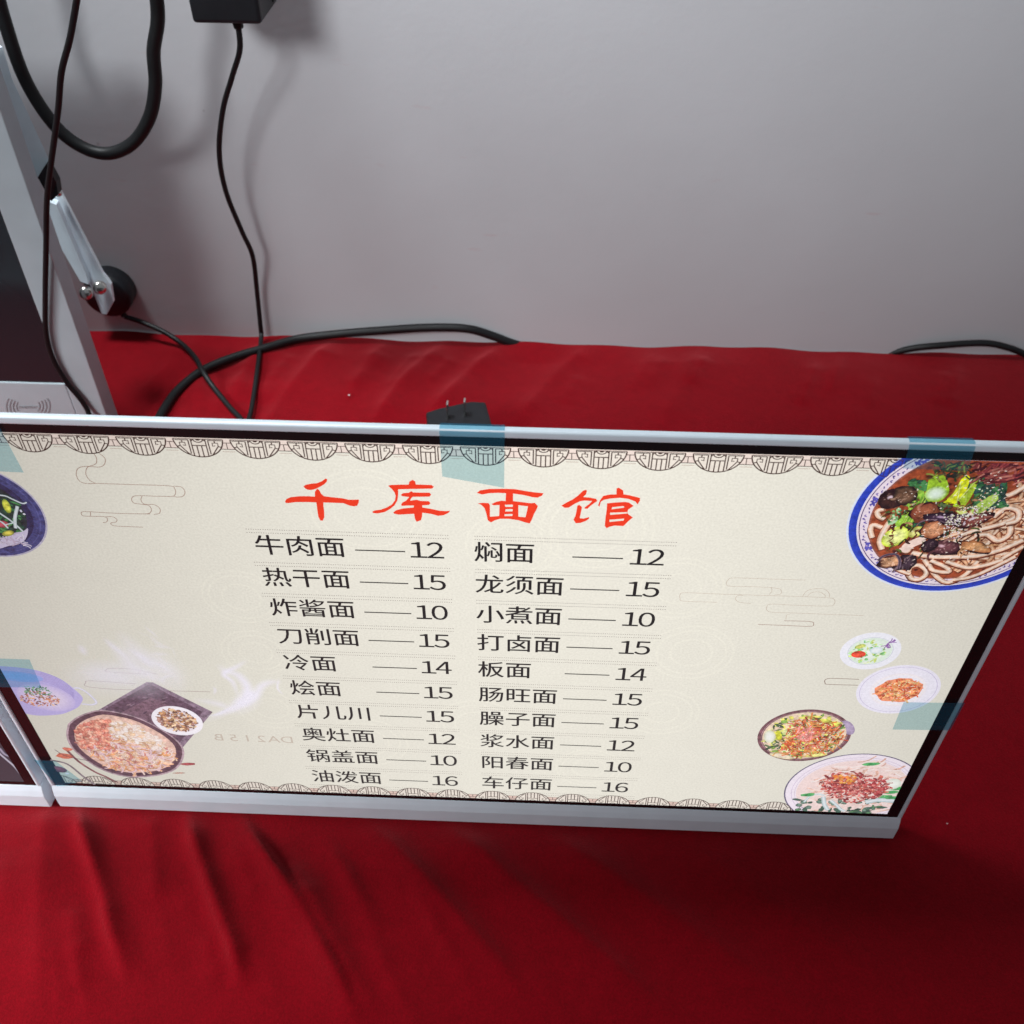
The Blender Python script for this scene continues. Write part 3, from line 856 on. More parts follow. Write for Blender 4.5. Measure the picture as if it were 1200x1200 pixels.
# random noodles lower right
for _ in range(230):
    px, py = R_.uniform(600, 1240), R_.uniform(560, 1120)
    if py > 1130 - (px - 560) * .02 or py < 560 + max(0, 950 - px) * .9: continue
    q = P1(px, py)
    if math.hypot(q[0] - cx, q[1] - cz) > 33.5: continue
    pts = wander(R_, q[0], q[1], R_.uniform(-.1, 1.1), R_.uniform(9, 22), 6, .32)
    pts = [p for p in pts if math.hypot(p[0] - cx, p[1] - cz) < 35.5]
    if len(pts) < 3: continue
    b = R_.random()
    noodle(a, pts, R_.uniform(1.2, 2.4), mixc((236, 190, 152), (252, 236, 222), b), mixc((186, 112, 72), (222, 170, 134), b), R_.choice([(120, 60, 40), (150, 88, 58), (84, 38, 30)]))
for pts, w in (([(455, 1040), (470, 1000), (520, 985), (565, 1010), (570, 1045), (530, 1075), (480, 1072), (455, 1040)], 2.5),
               ([(480, 905), (600, 930), (760, 932), (900, 925), (1050, 885), (1190, 825)], 2.9), ([(560, 950), (640, 1060), (720, 1095), (830, 1040), (900, 960)], 2.4),
               ([(600, 955), (700, 1000), (715, 1030), (620, 1020), (590, 985)], 2.3), ([(740, 850), (800, 792), (900, 760), (1060, 718), (1200, 640)], 2.7),
               ([(860, 995), (1000, 972), (1120, 905), (1195, 865)], 2.4), ([(700, 962), (830, 1000), (950, 985), (1060, 950)], 2.5),
               ([(930, 640), (1020, 560), (1120, 530), (1220, 470)], 2.8), ([(1000, 680), (1080, 620), (1160, 640), (1150, 700), (1080, 720)], 2.6),
               ([(880, 800), (960, 790), (1030, 830), (1100, 790), (1110, 740)], 2.7), ([(740, 1080), (860, 1060), (1000, 1000), (1140, 930)], 2.2),
               ([(310, 625), (262, 640), (268, 672), (305, 692)], 2.5), ([(290, 745), (232, 728), (216, 765), (228, 810)], 2.5),
               ([(352, 690), (305, 760), (276, 830), (290, 885)], 2.8), ([(400, 880), (450, 900), (480, 850)], 2.0), ([(370, 1005), (430, 1030), (470, 1042)], 2.0)):
    noodle(a, PP(pts), w * .9, (254, 238, 224), (224, 166, 130), (118, 58, 42))
a.poly(PP([(405, 895), (430, 850), (520, 810), (570, 790), (565, 835), (490, 870), (445, 905)]), (250, 222, 210), smooth=3)
# greens
def leafy(px0, px1, py0, py1, n, cols, s0=.8, s1=2.6):
    for _ in range(n):
        q = P1(R_.uniform(px0, px1), R_.uniform(py0, py1)); c = R_.choice(cols)
        a.blob(q[0], q[1], R_.uniform(s0, s1), R_.uniform(s0 * .5, s1 * .6), R_.uniform(0, 3), mixc(c, (255, 255, 255), .15), c, n=9, jit=.35, rng=R_)
DG = [(22, 70, 44), (34, 96, 52), (16, 44, 40), (52, 120, 60), (24, 56, 60)]
leafy(480, 600, 440, 620, 60, DG); leafy(850, 1080, 430, 620, 120, DG); leafy(330, 480, 600, 720, 46, [(60, 140, 70), (30, 92, 50), (110, 170, 90), (180, 220, 170)], .6, 1.6)
leafy(440, 560, 640, 800, 50, DG, .6, 1.8); leafy(600, 720, 600, 660, 24, [(40, 58, 50), (60, 84, 40)])
a.poly(PP([(410, 560), (450, 510), (520, 500), (560, 520), (540, 590), (500, 650), (450, 720), (380, 780), (330, 830), (345, 760), (400, 680), (460, 620)]), (150, 196, 70), smooth=3)
for k in range(14):
    x0 = R_.uniform(430, 520); a.stroke(PP([(x0 + 60, 560 + R_.uniform(-40, 40)), (x0 - 10, 690), (x0 - 70, 810)]), .8, R_.choice([(214, 236, 110), (120, 180, 60), (190, 220, 90)]), (110, 160, 50))
a.blob(*P1(375, 800), 5.0, 6.6, -.5, (250, 252, 170), (196, 216, 50), off=(0, -1))
a.blob(*P1(505, 770), 2.8, 3.6, -.6, (236, 232, 150), (182, 186, 70))
a.poly(PP([(585, 440), (640, 405), (690, 415), (718, 500), (700, 540), (650, 575), (578, 572), (572, 520)]), (164, 206, 52), smooth=3)
a.blob(*P1(632, 525), 4.4, 4.2, 0, (236, 250, 240), (168, 210, 70))
for pl, c in (([(680, 580), (760, 520), (800, 420), (850, 420), (820, 520), (770, 590), (700, 592)], (216, 222, 30)), ([(740, 600), (830, 520), (860, 450), (905, 415), (880, 500), (820, 600), (760, 622)], (170, 200, 50)),
              ([(850, 640), (900, 590), (1000, 530), (1030, 560), (960, 620), (890, 660)], (178, 206, 96)), ([(740, 620), (800, 600), (830, 640), (800, 665)], (214, 222, 120))):
    a.poly(PP(pl), c, smooth=3)
    for _ in range(6):
        i = R_.randrange(len(pl)); j = (i + 3) % len(pl)
        p, q = pl[i], pl[j]; mcen = (sum(z[0] for z in pl) / len(pl), sum(z[1] for z in pl) / len(pl))
        p = mixc(p, mcen, .3); q = mixc(q, mcen, .3)
        a.stroke(PP([p, mixc(p, q, .5), q]), .7, mixc(c, (250, 250, 170), R_.random()), mixc(c, (60, 110, 20), .3))
for _ in range(60):
    q = P1(R_.uniform(620, 860), R_.uniform(335, 425)); c = R_.choice([(74, 58, 44), (48, 70, 40), (110, 96, 60), (40, 44, 40), (150, 160, 70)])
    a.stroke(wander(R_, q[0], q[1], R_.uniform(0, 6.28), R_.uniform(2, 5), 3, .6), R_.uniform(.4, 1.1), c, mixc(c, (20, 16, 14), .4))
for _ in range(85):
    q = P1(R_.uniform(845, 1200), R_.uniform(335, 470)); c = R_.choice([(150, 62, 66), (104, 36, 44), (206, 130, 116), (70, 24, 34), (176, 92, 84)])
    a.stroke(wander(R_, q[0], q[1], R_.uniform(.3, 1.0), R_.uniform(3, 8), 4, .3), R_.uniform(.6, 1.5), c, mixc(c, (60, 16, 24), .45))
for _ in range(170):
    q = P1(R_.uniform(300, 900), R_.uniform(560, 900)); c = R_.choice([(60, 30, 26), (40, 60, 40), (150, 84, 50), (200, 150, 110), (90, 110, 50), (96, 44, 34)])
    if R_.random() < .5 and q[0] < 175: continue
    a.stroke(wander(R_, q[0], q[1], R_.uniform(0, 6.28), R_.uniform(2, 5), 4, .6), R_.uniform(.5, 1.4), c, mixc(c, (50, 24, 20), .5), taper=.6)
# mushrooms
def cap(px, py, rx, ry, rot, c, d, hi=None):
    q = P1(px, py); rx *= 1.12; ry *= 1.12
    a.blob(q[0], q[1], rx * 1.12, ry * 1.12, rot, (44, 22, 28), n=13, jit=.14, rng=R_)
    a.blob(q[0], q[1], rx, ry, rot, c, d, n=13, jit=.16, rng=R_, off=(rx * .2, ry * .2))
    for _ in range(3):
        x, y = in_circ(R_, 0, 0, .5)
        a.stroke(wander(R_, q[0] + x * rx, q[1] + y * ry, R_.uniform(0, 6), rx * 1.1, 4, .5), ry * .3, mixc(c, R_.choice([(255, 220, 200), (30, 14, 20)]), .35), c, taper=.7)
    for _ in range(26):
        x, y = in_circ(R_, 0, 0, .75)
        cc = mixc(c, R_.choice([(255, 225, 215), (40, 20, 26)]), R_.uniform(.2, .6))
        a.blob(q[0] + x * rx, q[1] + y * ry, R_.uniform(.3, .9), R_.uniform(.2, .5), R_.uniform(0, 3), cc, c, n=8)
    if hi: a.blob(q[0] - rx * .2, q[1] + ry * .25, rx * .3, ry * .25, rot, hi, c, n=10)
cap(350, 560, 4.4, 4.4, .3, (74, 44, 40), (40, 24, 30), (240, 214, 226)); cap(430, 530, 3.8, 4.6, .6, (120, 86, 66), (44, 34, 30))
cap(560, 640, 5.0, 4.6, .5, (166, 96, 68), (110, 50, 36)); cap(690, 680, 7.6, 2.9, -.1, (66, 44, 66), (34, 22, 38), (190, 160, 190))
cap(610, 755, 4.8, 4.2, -.5, (222, 158, 118), (150, 84, 56)); cap(880, 690, 6.4, 3.0, .6, (140, 74, 66), (64, 30, 40), (236, 220, 230))
cap(680, 865, 6.0, 3.8, -.2, (112, 66, 72), (60, 30, 40), (220, 180, 190)); cap(590, 850, 3.0, 3.2, 0, (58, 38, 52), (34, 22, 34))
cap(880, 860, 6.6, 2.5, -.35, (226, 168, 116), (170, 100, 60)); cap(430, 960, 4.4, 4.0, 0, (70, 52, 66), (38, 26, 34))
cap(345, 955, 4.6, 3.0, .2, (226, 170, 128), (110, 64, 54)); a.stroke(PP([(262, 945), (300, 915), (370, 905), (400, 945), (390, 1000)]), 1.3, (52, 40, 52), (120, 100, 120))
for _ in range(190):
    t_ = R_.random(); px, py = R_.choice([(R_.uniform(680, 790), R_.uniform(650, 720)), (R_.uniform(760, 980), R_.uniform(620, 720)), (R_.uniform(680, 800), R_.uniform(720, 800)), (R_.uniform(900, 1060), R_.uniform(470, 640)), (R_.uniform(780, 900), R_.uniform(600, 680))])
    q = P1(px, py); a.blob(q[0], q[1], R_.uniform(.28, .6), R_.uniform(.2, .36), R_.uniform(0, 3), R_.choice([(252, 250, 244), (226, 222, 190), (230, 214, 226)]), n=7, new=(_ % 6 == 0))
gloss(a, R_, 206, 236, 30, 30, 150)
a.build('blue_rimmed_noodle_bowl_picture', scr, M_food)

# indigo bowl, upper left
R_ = random.Random(11)
a = Art(gain=1.08); cx, cz = -207.8, 222.3
a.ring(cx, cz, 0, 28.6, (190, 184, 206))
a.ring(cx, cz, 0, 27.8, (44, 48, 92), (72, 76, 130))
a.ring(cx, cz, 25.4, 25.9, (88, 90, 146)); a.ring(cx, cz, 24.2, 24.5, (74, 76, 124)); a.ring(cx, cz, 0, 22.8, (38, 36, 66), (48, 48, 86))
a.ring(cx, cz, 0, 20.0, (30, 70, 50), (40, 52, 60))
def P0(x, y): return S(x / 12, 560 + y / 12)
for _ in range(170):
    x, y = in_circ(R_, cx, cz, 19); c = R_.choice([(30, 92, 54), (20, 60, 46), (50, 122, 64), (24, 50, 44), (80, 150, 80)])
    a.blob(x, y, R_.uniform(.8, 2.6), R_.uniform(.5, 1.5), R_.uniform(0, 3), mixc(c, (230, 255, 220), .15), c, n=9, jit=.3, rng=R_)
for pts in ([(0, 880), (60, 830), (150, 790), (230, 760), (330, 745), (395, 700), (390, 790), (340, 880), (240, 930), (120, 950), (0, 985), (-200, 1000), (-240, 900)],):
    a.poly([P0(*p) for p in pts], (214, 204, 232), smooth=3)
for _ in range(46):
    q = P0(R_.uniform(-200, 350), R_.uniform(800, 950)); a.stroke(wander(R_, q[0], q[1], R_.uniform(.2, 1.0), R_.uniform(2, 5), 4, .4), R_.uniform(.4, .9), R_.choice([(250, 246, 254), (226, 214, 232), (198, 176, 196)]), (190, 178, 206))
a.blob(*P0(100, 390), 1.7, 4.2, -.1, (242, 238, 90), (150, 170, 60)); a.blob(*P0(30, 640), 3.2, 2.2, .2, (214, 96, 112), (140, 60, 60)); a.blob(*P0(120, 770), 3.2, 1.6, .4, (226, 210, 90), (130, 140, 60))
for pts, w in (([(-40, 460), (180, 610), (330, 745)], .9), ([(250, 390), (215, 560), (225, 700)], 1.5), ([(80, 650), (200, 620), (230, 600)], .6), ([(-40, 230), (80, 245), (180, 290), (320, 350), (380, 335)], .8), ([(-80, 560), (40, 620), (120, 700)], .9)):
    a.stroke([P0(*p) for p in pts], w, (240, 244, 250), (180, 196, 200))
a.blob(*P0(345, 500), .6, .5, 0, (240, 236, 250)); a.blob(*P0(300, 455), .5, .8, 0, (220, 220, 240))
a.build('indigo_bowl_picture', scr, M_food)

# salad plate and orange noodle plate
R_ = random.Random(5)
a = Art(gain=1.1); cx, cz = 192.3, 147.2
a.ring(cx, cz, 0, 14.0, (252, 251, 255), (241, 240, 250)); a.ring(cx, cz, 10.2, 10.5, (206, 210, 222)); a.ring(cx, cz, 0, 10.0, (246, 250, 246), (226, 240, 226))
for _ in range(90):
    x, y = in_circ(R_, cx - 1, cz - .5, 8.6); c = R_.choice([(150, 214, 120), (96, 186, 90), (220, 240, 190), (236, 244, 214), (200, 220, 90)])
    a.blob(x, y, R_.uniform(.5, 1.8), R_.uniform(.3, .8), R_.uniform(0, 3), mixc(c, (255, 255, 255), .3), c, n=8, jit=.3, rng=R_)
a.blob(cx + 2.5, cz + 1.0, 3.0, 2.6, .3, (250, 252, 255), (206, 224, 230)); a.blob(cx - 5, cz - 2.5, 3.4, 2.6, 0, (240, 90, 66), (226, 60, 44)); a.blob(cx - 5.6, cz + 3.5, 2.6, 1.6, .5, (222, 218, 120), (190, 210, 110))
for _ in range(12):
    a.stroke(wander(R_, cx + 6.5, cz + 6.5, R_.uniform(-2.2, 1), 4, 4, .5), .5, (120, 70, 150), (180, 140, 200))
a.build('salad_plate_picture', scr, M_food)
a = Art(gain=1.1); cx, cz = 213.1, 117.7
a.ring(cx, cz, 0, 20.0, (252, 250, 255), (240, 235, 250)); a.ring(cx, cz, 18.2, 18.5, (206, 196, 226)); a.ring(cx, cz, 12, 13.8, (252, 244, 244), (244, 236, 248))
a.blob(cx + .5, cz - .4, 11.6, 9.6, .1, (250, 178, 118), (244, 150, 112), n=26, jit=.08, rng=R_)
for _ in range(190):
    x, y = in_circ(R_, 0, 0, 9.6); c = R_.choice([(255, 206, 130), (252, 170, 104), (240, 130, 84), (255, 222, 160), (214, 96, 60), (250, 140, 116)])
    a.stroke(wander(R_, cx + .5 + x, cz - .4 + y * .86, R_.uniform(0, 6.28), R_.uniform(2.0, 4.5), 6, 1.0), R_.uniform(.5, .95), c, mixc(c, (160, 50, 20), .35))
gloss(a, R_, 213.5, 117.5, 9, 7.5, 40)
a.build('orange_noodle_plate_picture', scr, M_food)

# mixed vegetable bowl
R_ = random.Random(8)
a = Art(gain=1.05); cx, cz = 175.7, 75.0
a.ring(cx, cz, 0, 23.9, (110, 70, 74), (126, 84, 92)); a.ring(cx, cz, 21.8, 22.2, (176, 140, 146))
a.blob(cx + 20.5, cz + 9, 3.2, 7.0, .5, (196, 176, 206), (170, 150, 184))
a.ring(cx, cz, 0, 21.4, (214, 176, 136), (240, 214, 190))
for _ in range(330):
    x, y = in_circ(R_, 0, 0, 20.4); c = R_.choice([(120, 160, 60), (232, 226, 90), (70, 104, 60), (250, 240, 180), (206, 214, 80), (40, 66, 44)])
    a.blob(cx + x, cz + y, R_.uniform(.6, 2.6), R_.uniform(.4, 1.1), R_.uniform(0, 3), mixc(c, (255, 255, 220), .2), c, n=8, jit=.3, rng=R_)
for px, py, rx, ry, rot, c in ((200, 390, 3, 6, .2, (250, 250, 246)), (400, 340, 3, 3.2, 0, (236, 238, 170)), (330, 600, 7, 2.2, -.3, (252, 232, 210)), (700, 590, 6, 1.8, .25, (250, 244, 150)), (850, 240, 6.5, 1.8, -.5, (246, 242, 110)), (300, 380, 1.6, 5, .3, (226, 226, 60)), (640, 180, 6, 1.4, .15, (240, 232, 120))):
    q = S(880 + px * 130 / 1200, 820 + py * 130 / 1200); a.blob(q[0], q[1], rx, ry, rot, c, mixc(c, (150, 150, 60), .3))
for _ in range(360):
    x, y = in_circ(R_, 0, 0, 17); c = R_.choice([(250, 160, 84), (240, 120, 60), (252, 196, 110), (244, 130, 110), (150, 70, 40), (236, 96, 60)])
    if x < -11: continue
    a.stroke(wander(R_, cx + 2 + x * 1.05, cz - 1 + y, R_.uniform(0, 6.28), R_.uniform(2.5, 6.5), 4, .4), R_.uniform(.5, 1.0), c, mixc(c, (120, 50, 20), .4))
for _ in range(18):
    x, y = in_circ(R_, 0, 0, 6); a.stroke(wander(R_, cx - 1 + x, cz - 1 + y, R_.uniform(.9, 2.2), 6, 3, .2), 1.3, (252, 176, 166), (226, 110, 100))
gloss(a, R_, 176, 75, 17, 17, 60)
a.build('mixed_vegetable_bowl_picture', scr, M_food)

# meat soup bowl, lower right
R_ = random.Random(21)
a = Art(gain=1.1); cx, cz = 212.5, 23.8
a.ring(cx, cz, 0, 37.0, (120, 108, 138), (104, 96, 124)); a.ring(cx, cz, 0, 36.2, (252, 244, 250), (244, 232, 244)); a.ring(cx, cz, 32.8, 33.1, (206, 186, 214)); a.ring(cx, cz, 31.0, 31.3, (214, 194, 214))
a.ring(cx, cz, 0, 30.4, (238, 206, 196), (246, 222, 220))
def PS(x, y): return S(910 + x * 160 / 1200, 870 + y * 160 / 1200)
for _ in range(150):
    x, y = in_circ(R_, cx, cz, 29); c = R_.choice([(250, 232, 224), (236, 196, 180), (254, 246, 244), (226, 178, 160)])
    a.stroke(wander(R_, x, y, R_.uniform(-.6, .9), R_.uniform(5, 12), 5, .3), R_.uniform(.8, 1.6), c, mixc(c, (220, 170, 160), .4))
for _ in range(60):
    q = PS(R_.uniform(180, 1100), R_.uniform(490, 650)); a.blob(q[0], q[1], R_.uniform(1, 3.6), R_.uniform(.8, 2), R_.uniform(0, 3), R_.choice([(70, 104, 90), (44, 74, 64), (120, 150, 136), (96, 146, 100)]), (60, 90, 76), n=9, jit=.2, rng=R_)
for pts, w in (([(240, 520), (290, 470), (360, 450), (420, 460)], 1.4), ([(410, 470), (420, 540), (450, 590)], 2.6), ([(470, 500), (520, 540), (560, 580), (600, 600)], 2.0), ([(780, 520), (900, 500), (1050, 510), (1130, 520)], 4.5)):
    a.stroke([PS(*p) for p in pts], w, (236, 240, 246), (170, 194, 196))
for px, py in ((1010, 430), (1060, 400), (960, 470), (270, 455), (830, 185), (1020, 480)):
    q = PS(px, py); a.blob(q[0], q[1], 4.2, 1.8, .2, (60, 160, 90), (110, 186, 120), n=10, jit=.2, rng=R_)
a.blob(*PS(1020, 360), 4.5, 5.5, .2, (250, 252, 246), (220, 226, 214))
for _ in range(620):
    px = R_.uniform(370, 980); py = R_.gauss(385, 62)
    if ((px - 690) / 290) ** 2 + ((py - 375) / 135) ** 2 > 1: continue
    q = PS(px, py); c = R_.choice([(214, 96, 96), (180, 60, 66), (240, 150, 140), (150, 52, 56), (226, 120, 100)])
    a.stroke(wander(R_, q[0], q[1], R_.uniform(0, 6.28), R_.uniform(1.5, 4), 3, .6), R_.uniform(.8, 1.5), c, mixc(c, (110, 30, 40), .4))
for _ in range(26):
    q = PS(R_.uniform(500, 690), R_.uniform(275, 345)); a.blob(q[0], q[1], R_.uniform(.8, 1.5), R_.uniform(.8, 1.5), 0, R_.choice([(250, 190, 90), (240, 150, 60), (226, 120, 50)]), (226, 130, 60), n=9)
gloss(a, R_, 212, 26, 22, 18, 110)
a.build('meat_soup_bowl_picture', scr, M_food)

# handled lilac bowl, lower left
R_ = random.Random(31)
a = Art(gain=1.15); cx, cz = -226.6, 89.4
a.stroke([S(84, 806.5), S(92, 806), S(101, 810.5), S(109, 817.5), S(113, 823), S(108, 825.5), S(96, 824.5)], 1.25, (246, 244, 255), (206, 200, 230))
pts = [S(x / (1200 / 140), 740 + y / (1200 / 140)) for x, y in ((-200, 345), (0, 345), (200, 360), (400, 395), (600, 470), (740, 570), (830, 660), (815, 720), (780, 760), (700, 800), (600, 830), (400, 842), (250, 820), (0, 760), (-300, 700))]
a.poly(pts, (196, 184, 238), smooth=4)
for k in range(7):
    a.stroke([S(x / (1200 / 140), 740 + (y + k * 14) / (1200 / 140)) for x, y in ((400, 400), (560, 455), (680, 530), (745, 600))], .22, (150, 136, 206))
a.blob(-222, 85, 15, 12, -.25, (238, 224, 246), (206, 192, 240), n=28)
a.blob(-232, 103, 14, 4.5, -.1, (150, 184, 250), (170, 180, 244), n=20)
for _ in range(150):
    x, y = in_circ(R_, 0, 0, 9.5); c = R_.choice([(190, 110, 70), (226, 150, 90), (160, 90, 90), (214, 140, 130), (110, 80, 90), (240, 190, 140)])
    a.blob(-226 + x * 1.1, 84 + y * .75, R_.uniform(.4, 1.3), R_.uniform(.3, .7), R_.uniform(0, 3), c, mixc(c, (220, 200, 230), .4), n=7)
for _ in range(60):
    x, y = in_circ(R_, 0, 0, 6); c = R_.choice([(90, 140, 96), (130, 170, 130), (170, 190, 210), (60, 110, 80)])
    a.blob(-225 + x * 1.3, 91 + y * .7, R_.uniform(.5, 1.6), R_.uniform(.3, .7), R_.uniform(0, 3), c, mixc(c, (190, 200, 220), .3), n=7)
a.build('handled_bowl_picture', scr, M_food)

# tray, pan of noodles and small plate, lower left
R_ = random.Random(41)
a = Art(gain=1.22)
def PT(x, y): return S(80 + x * 160 / 1200, 790 + y * 160 / 1200)
tray = [(700, 68), (760, 80), (1250, 325), (1200, 370), (1010, 640), (600, 560), (240, 430), (280, 310)]
a.poly([PT(*p) for p in [(690, 66), (745, 70), (1270, 330), (1000, 650), (560, 560), (260, 420), (270, 310)]], (134, 112, 130))
a.poly([PT(*p) for p in [(700, 92), (740, 96), (1180, 330), (980, 600), (560, 520), (320, 400), (330, 300)]], (98, 74, 92))
a.poly([PT(*p) for p in [(730, 200), (1060, 350), (940, 560), (560, 500), (420, 360)]], (122, 92, 108))
for _ in range(70):
    px, py = R_.uniform(330, 1150), R_.uniform(110, 560)
    if abs(px - 720) / 440 + abs(330 - py) / 235 > .80: continue
    q = PT(px, py); c = R_.choice([(90, 66, 86), (140, 116, 134), (70, 52, 70), (156, 126, 140)])
    a.stroke([q, (q[0] + R_.uniform(1, 4), q[1] + R_.uniform(1, 4) * .8)], R_.uniform(.6, 2.2), c, (110, 84, 100), taper=.8)
a.ring(-156.3, 67.9, 0, 13.6, (254, 250, 252), (244, 238, 246)); a.ring(-156.3, 67.9, 0, 10.6, (226, 208, 206), (236, 224, 232))
for _ in range(260):
    x, y = in_circ(R_, -156.3, 68.4, 10.2); c = R_.choice([(150, 96, 66), (206, 150, 100), (110, 70, 60), (236, 200, 160), (170, 120, 110)])
    a.blob(x, y, R_.uniform(.6, 1.7), R_.uniform(.4, 1.0), R_.uniform(0, 3), mixc(c, (255, 240, 220), .2), c, n=8, jit=.25, rng=R_)
cx, cz = -191.0, 42.6
pan = [(0, 430), (70, 375), (160, 335), (280, 308), (450, 330), (640, 385), (860, 500), (985, 600), (1022, 680), (1000, 770), (940, 835), (840, 875), (700, 897), (520, 898), (330, 850), (160, 755), (30, 640), (-15, 530)]
a.poly([PT(*p) for p in pan], (176, 150, 160), smooth=3)
pc = (500, 600)
a.poly([PT(*mixc(p, pc, .035)) for p in pan], (96, 66, 80), smooth=3)
a.poly([PT(*mixc(p, pc, .14)) for p in pan], (226, 186, 172), smooth=3)
def inpan(px, py, k=.8): return ((px - 480) / (470 * k)) ** 2 + ((py - 610 - (px - 480) * .22) / (235 * k)) ** 2 < 1
n = 0
while n < 900:
    px, py = R_.uniform(30, 960), R_.uniform(340, 880)
    if not inpan(px, py, .86): continue
    n += 1; q = PT(px, py)
    up = py < 560 + (px - 480) * .3
    if px < 380 and py < 640:
        c = R_.choice([(226, 120, 96), (240, 150, 120), (206, 96, 80), (248, 180, 150)]); a.blob(q[0], q[1], R_.uniform(1.2, 2.0), R_.uniform(1.0, 1.5), R_.uniform(0, 3), mixc(c, (255, 235, 220), .35), mixc(c, (120, 40, 50), .25), n=9, jit=.1, rng=R_)
    elif up:
        c = R_.choice([(254, 240, 234), (248, 226, 208), (236, 204, 170), (255, 248, 246)]); a.blob(q[0], q[1], R_.uniform(1.0, 2.8), R_.uniform(.8, 1.6), R_.uniform(0, 3), c, mixc(c, (190, 140, 120), .35), n=9, jit=.3, rng=R_)
    else:
        c = R_.choice([(252, 222, 190), (246, 196, 156), (244, 214, 222), (214, 140, 130), (254, 234, 224), (236, 170, 110), (250, 226, 226)])
        a.stroke(wander(R_, q[0], q[1], R_.uniform(-1.4, 1.4), R_.uniform(4, 9), 5, .5), R_.uniform(.7, 1.5), c, mixc(c, (150, 80, 80), .4))
a.stroke([PT(*p) for p in [(-15, 640), (100, 750), (240, 840), (330, 880), (430, 930)]], 1.6, (150, 96, 96), (110, 66, 76))
for px, py, rx, ry, c in ((1060, 772, 4.4, 1.4, (150, 60, 66)), (-30, 700, 4.8, 3.0, (214, 110, 84)), (0, 640, 3.0, 2.0, (206, 110, 90)), (980, 850, 3.5, .5, (170, 90, 70))):
    q = PT(px, py); a.blob(q[0], q[1], rx, ry, .1, mixc(c, (255, 200, 180), .15), c, n=10, jit=.2, rng=R_)
a.stroke([S(65, 876), S(80, 884), S(110, 890)], .5, (90, 60, 80)); a.blob(*S(70, 899), 4.6, 3.2, -.3, (150, 70, 90), (110, 56, 76)); a.blob(*S(79.5, 904), 1.2, .8, 0, (250, 240, 255))
a.stroke([S(60, 888), S(80, 893), S(98, 907), S(112, 917)], 1.5, (120, 110, 120), (140, 126, 130))
gloss(a, R_, -191, 43, 24, 22, 110)
a.build('tray_and_pan_picture', scr, M_food)

# steam
R_ = random.Random(51)
a = Art(gain=1.12, y0=.0012)
def PV(x, y): return S(80 + x / 4.8, 700 + y / 4.8)
WH = (243, 238, 252)
for pts, w, al in (([(760, 690), (880, 640), (980, 570), (1010, 500), (960, 430), (880, 400), (850, 360)], 8, .50), ([(800, 660), (930, 620), (1040, 560), (1090, 490), (1150, 465), (1210, 470)], 7, .45),
                   ([(960, 560), (930, 470), (880, 420), (950, 380), (1015, 340)], 5, .5), ([(1000, 590), (1030, 540), (1010, 510)], 9, .5), ([(960, 600), (1000, 560)], 10, .4), ([(1190, 440), (1180, 500), (1215, 540)], 2, .4),
                   ([(780, 660), (860, 640), (950, 590)], 3, .5), ([(640, 560), (600, 430), (520, 370), (430, 330), (340, 240), (280, 170)], 14, .26),
                   ([(600, 520), (500, 440), (380, 390), (300, 300), (210, 220)], 12, .30), ([(520, 470), (360, 420), (180, 400), (40, 380)], 22, .22), ([(500, 400), (420, 330), (330, 270)], 6, .30),
                   ([(340, 330), (260, 270), (200, 210)], 5, .30), ([(100, 320), (70, 250)], 6, .35), ([(400, 470), (250, 440), (80, 430)], 16, .22), ([(620, 520), (520, 400), (380, 340), (260, 260)], 34, .20), ([(560, 560), (360, 470), (120, 450), (-60, 440)], 36, .20), ([(900, 640), (1000, 580), (1060, 500)], 16, .3), ([(820, 540), (830, 510), (815, 490)], 2.5, .35), ([(700, 560), (850, 590), (900, 620)], 8, .3)):
    a.stroke([PV(*p) for p in pts], w, WH, WH, a0=min(1, al * 1.75), a1=0.0, n=8, taper=.4, afade=True)
for _ in range(60):
    x, y = R_.uniform(80, 620), R_.uniform(200, 480)
    if y < 480 - (620 - x) * .1 - (x - 100) * .05 - 260 * (x > 500): continue
    q = PV(x, y); a.stroke(wander(R_, q[0], q[1], R_.uniform(1.8, 3.0), R_.uniform(5, 14), 5, .4), R_.uniform(1, 4), WH, WH, a0=R_.uniform(.15, .4), a1=0, taper=.6, afade=True)
a.build('steam_picture', scr, M_steam)

# ------------------------------------------------------------------ blue tape on the frame
def tape(name, rows):
    """rows: list of (left point, right point) in metres, monitor space"""
    vs, fs = [], []
    for l, r in rows:
        vs += [tuple(l), tuple(r)]
    for i in range(len(rows) - 1): fs.append((2 * i, 2 * i + 1, 2 * i + 3, 2 * i + 2))
    me = bpy.data.meshes.new(name); me.from_pydata(vs, [], fs)
    return link(name, me, M_tape, main)
def F(px, py, y=-.0015):
    u = S(px, py); return (u[0] / 1000, y, u[1] / 1000 - BASE.z)
zt = .2764 - BASE.z
def top_tape(x0, x1, bl, br):
    y = -.0015
    tape('tape_strip', [((x0, .0034, zt - .006), (x1, .0034, zt - .006)), ((x0, .0028, zt), (x1, .0028, zt)), ((x0, .0018, zt + .0003), (x1, .0018, zt + .0003)),
                        ((x0, -.0002, zt + .0003), (x1, -.0002, zt + .0003)), ((x0, y, zt - .0012), (x1, y, zt - .0012)), (bl, br)])
top_tape(F(516, 520)[0], F(591.5, 522)[0], F(518.7, 555.5), F(591, 568.7))
top_tape(F(1059, 535)[0], F(1135, 538)[0], F(1057, 546), F(1133, 549))
x1 = F(4, 506)[0]
top_tape(x1 - .034, x1, (x1 - .034, -.0015, F(0, 548)[2]), (x1 + .002, -.0015, F(29, 551)[2]))
e = .2473
a0, a1, b0, b1 = F(1058, 820), F(1108, 820), F(1045, 852), F(1090, 852)
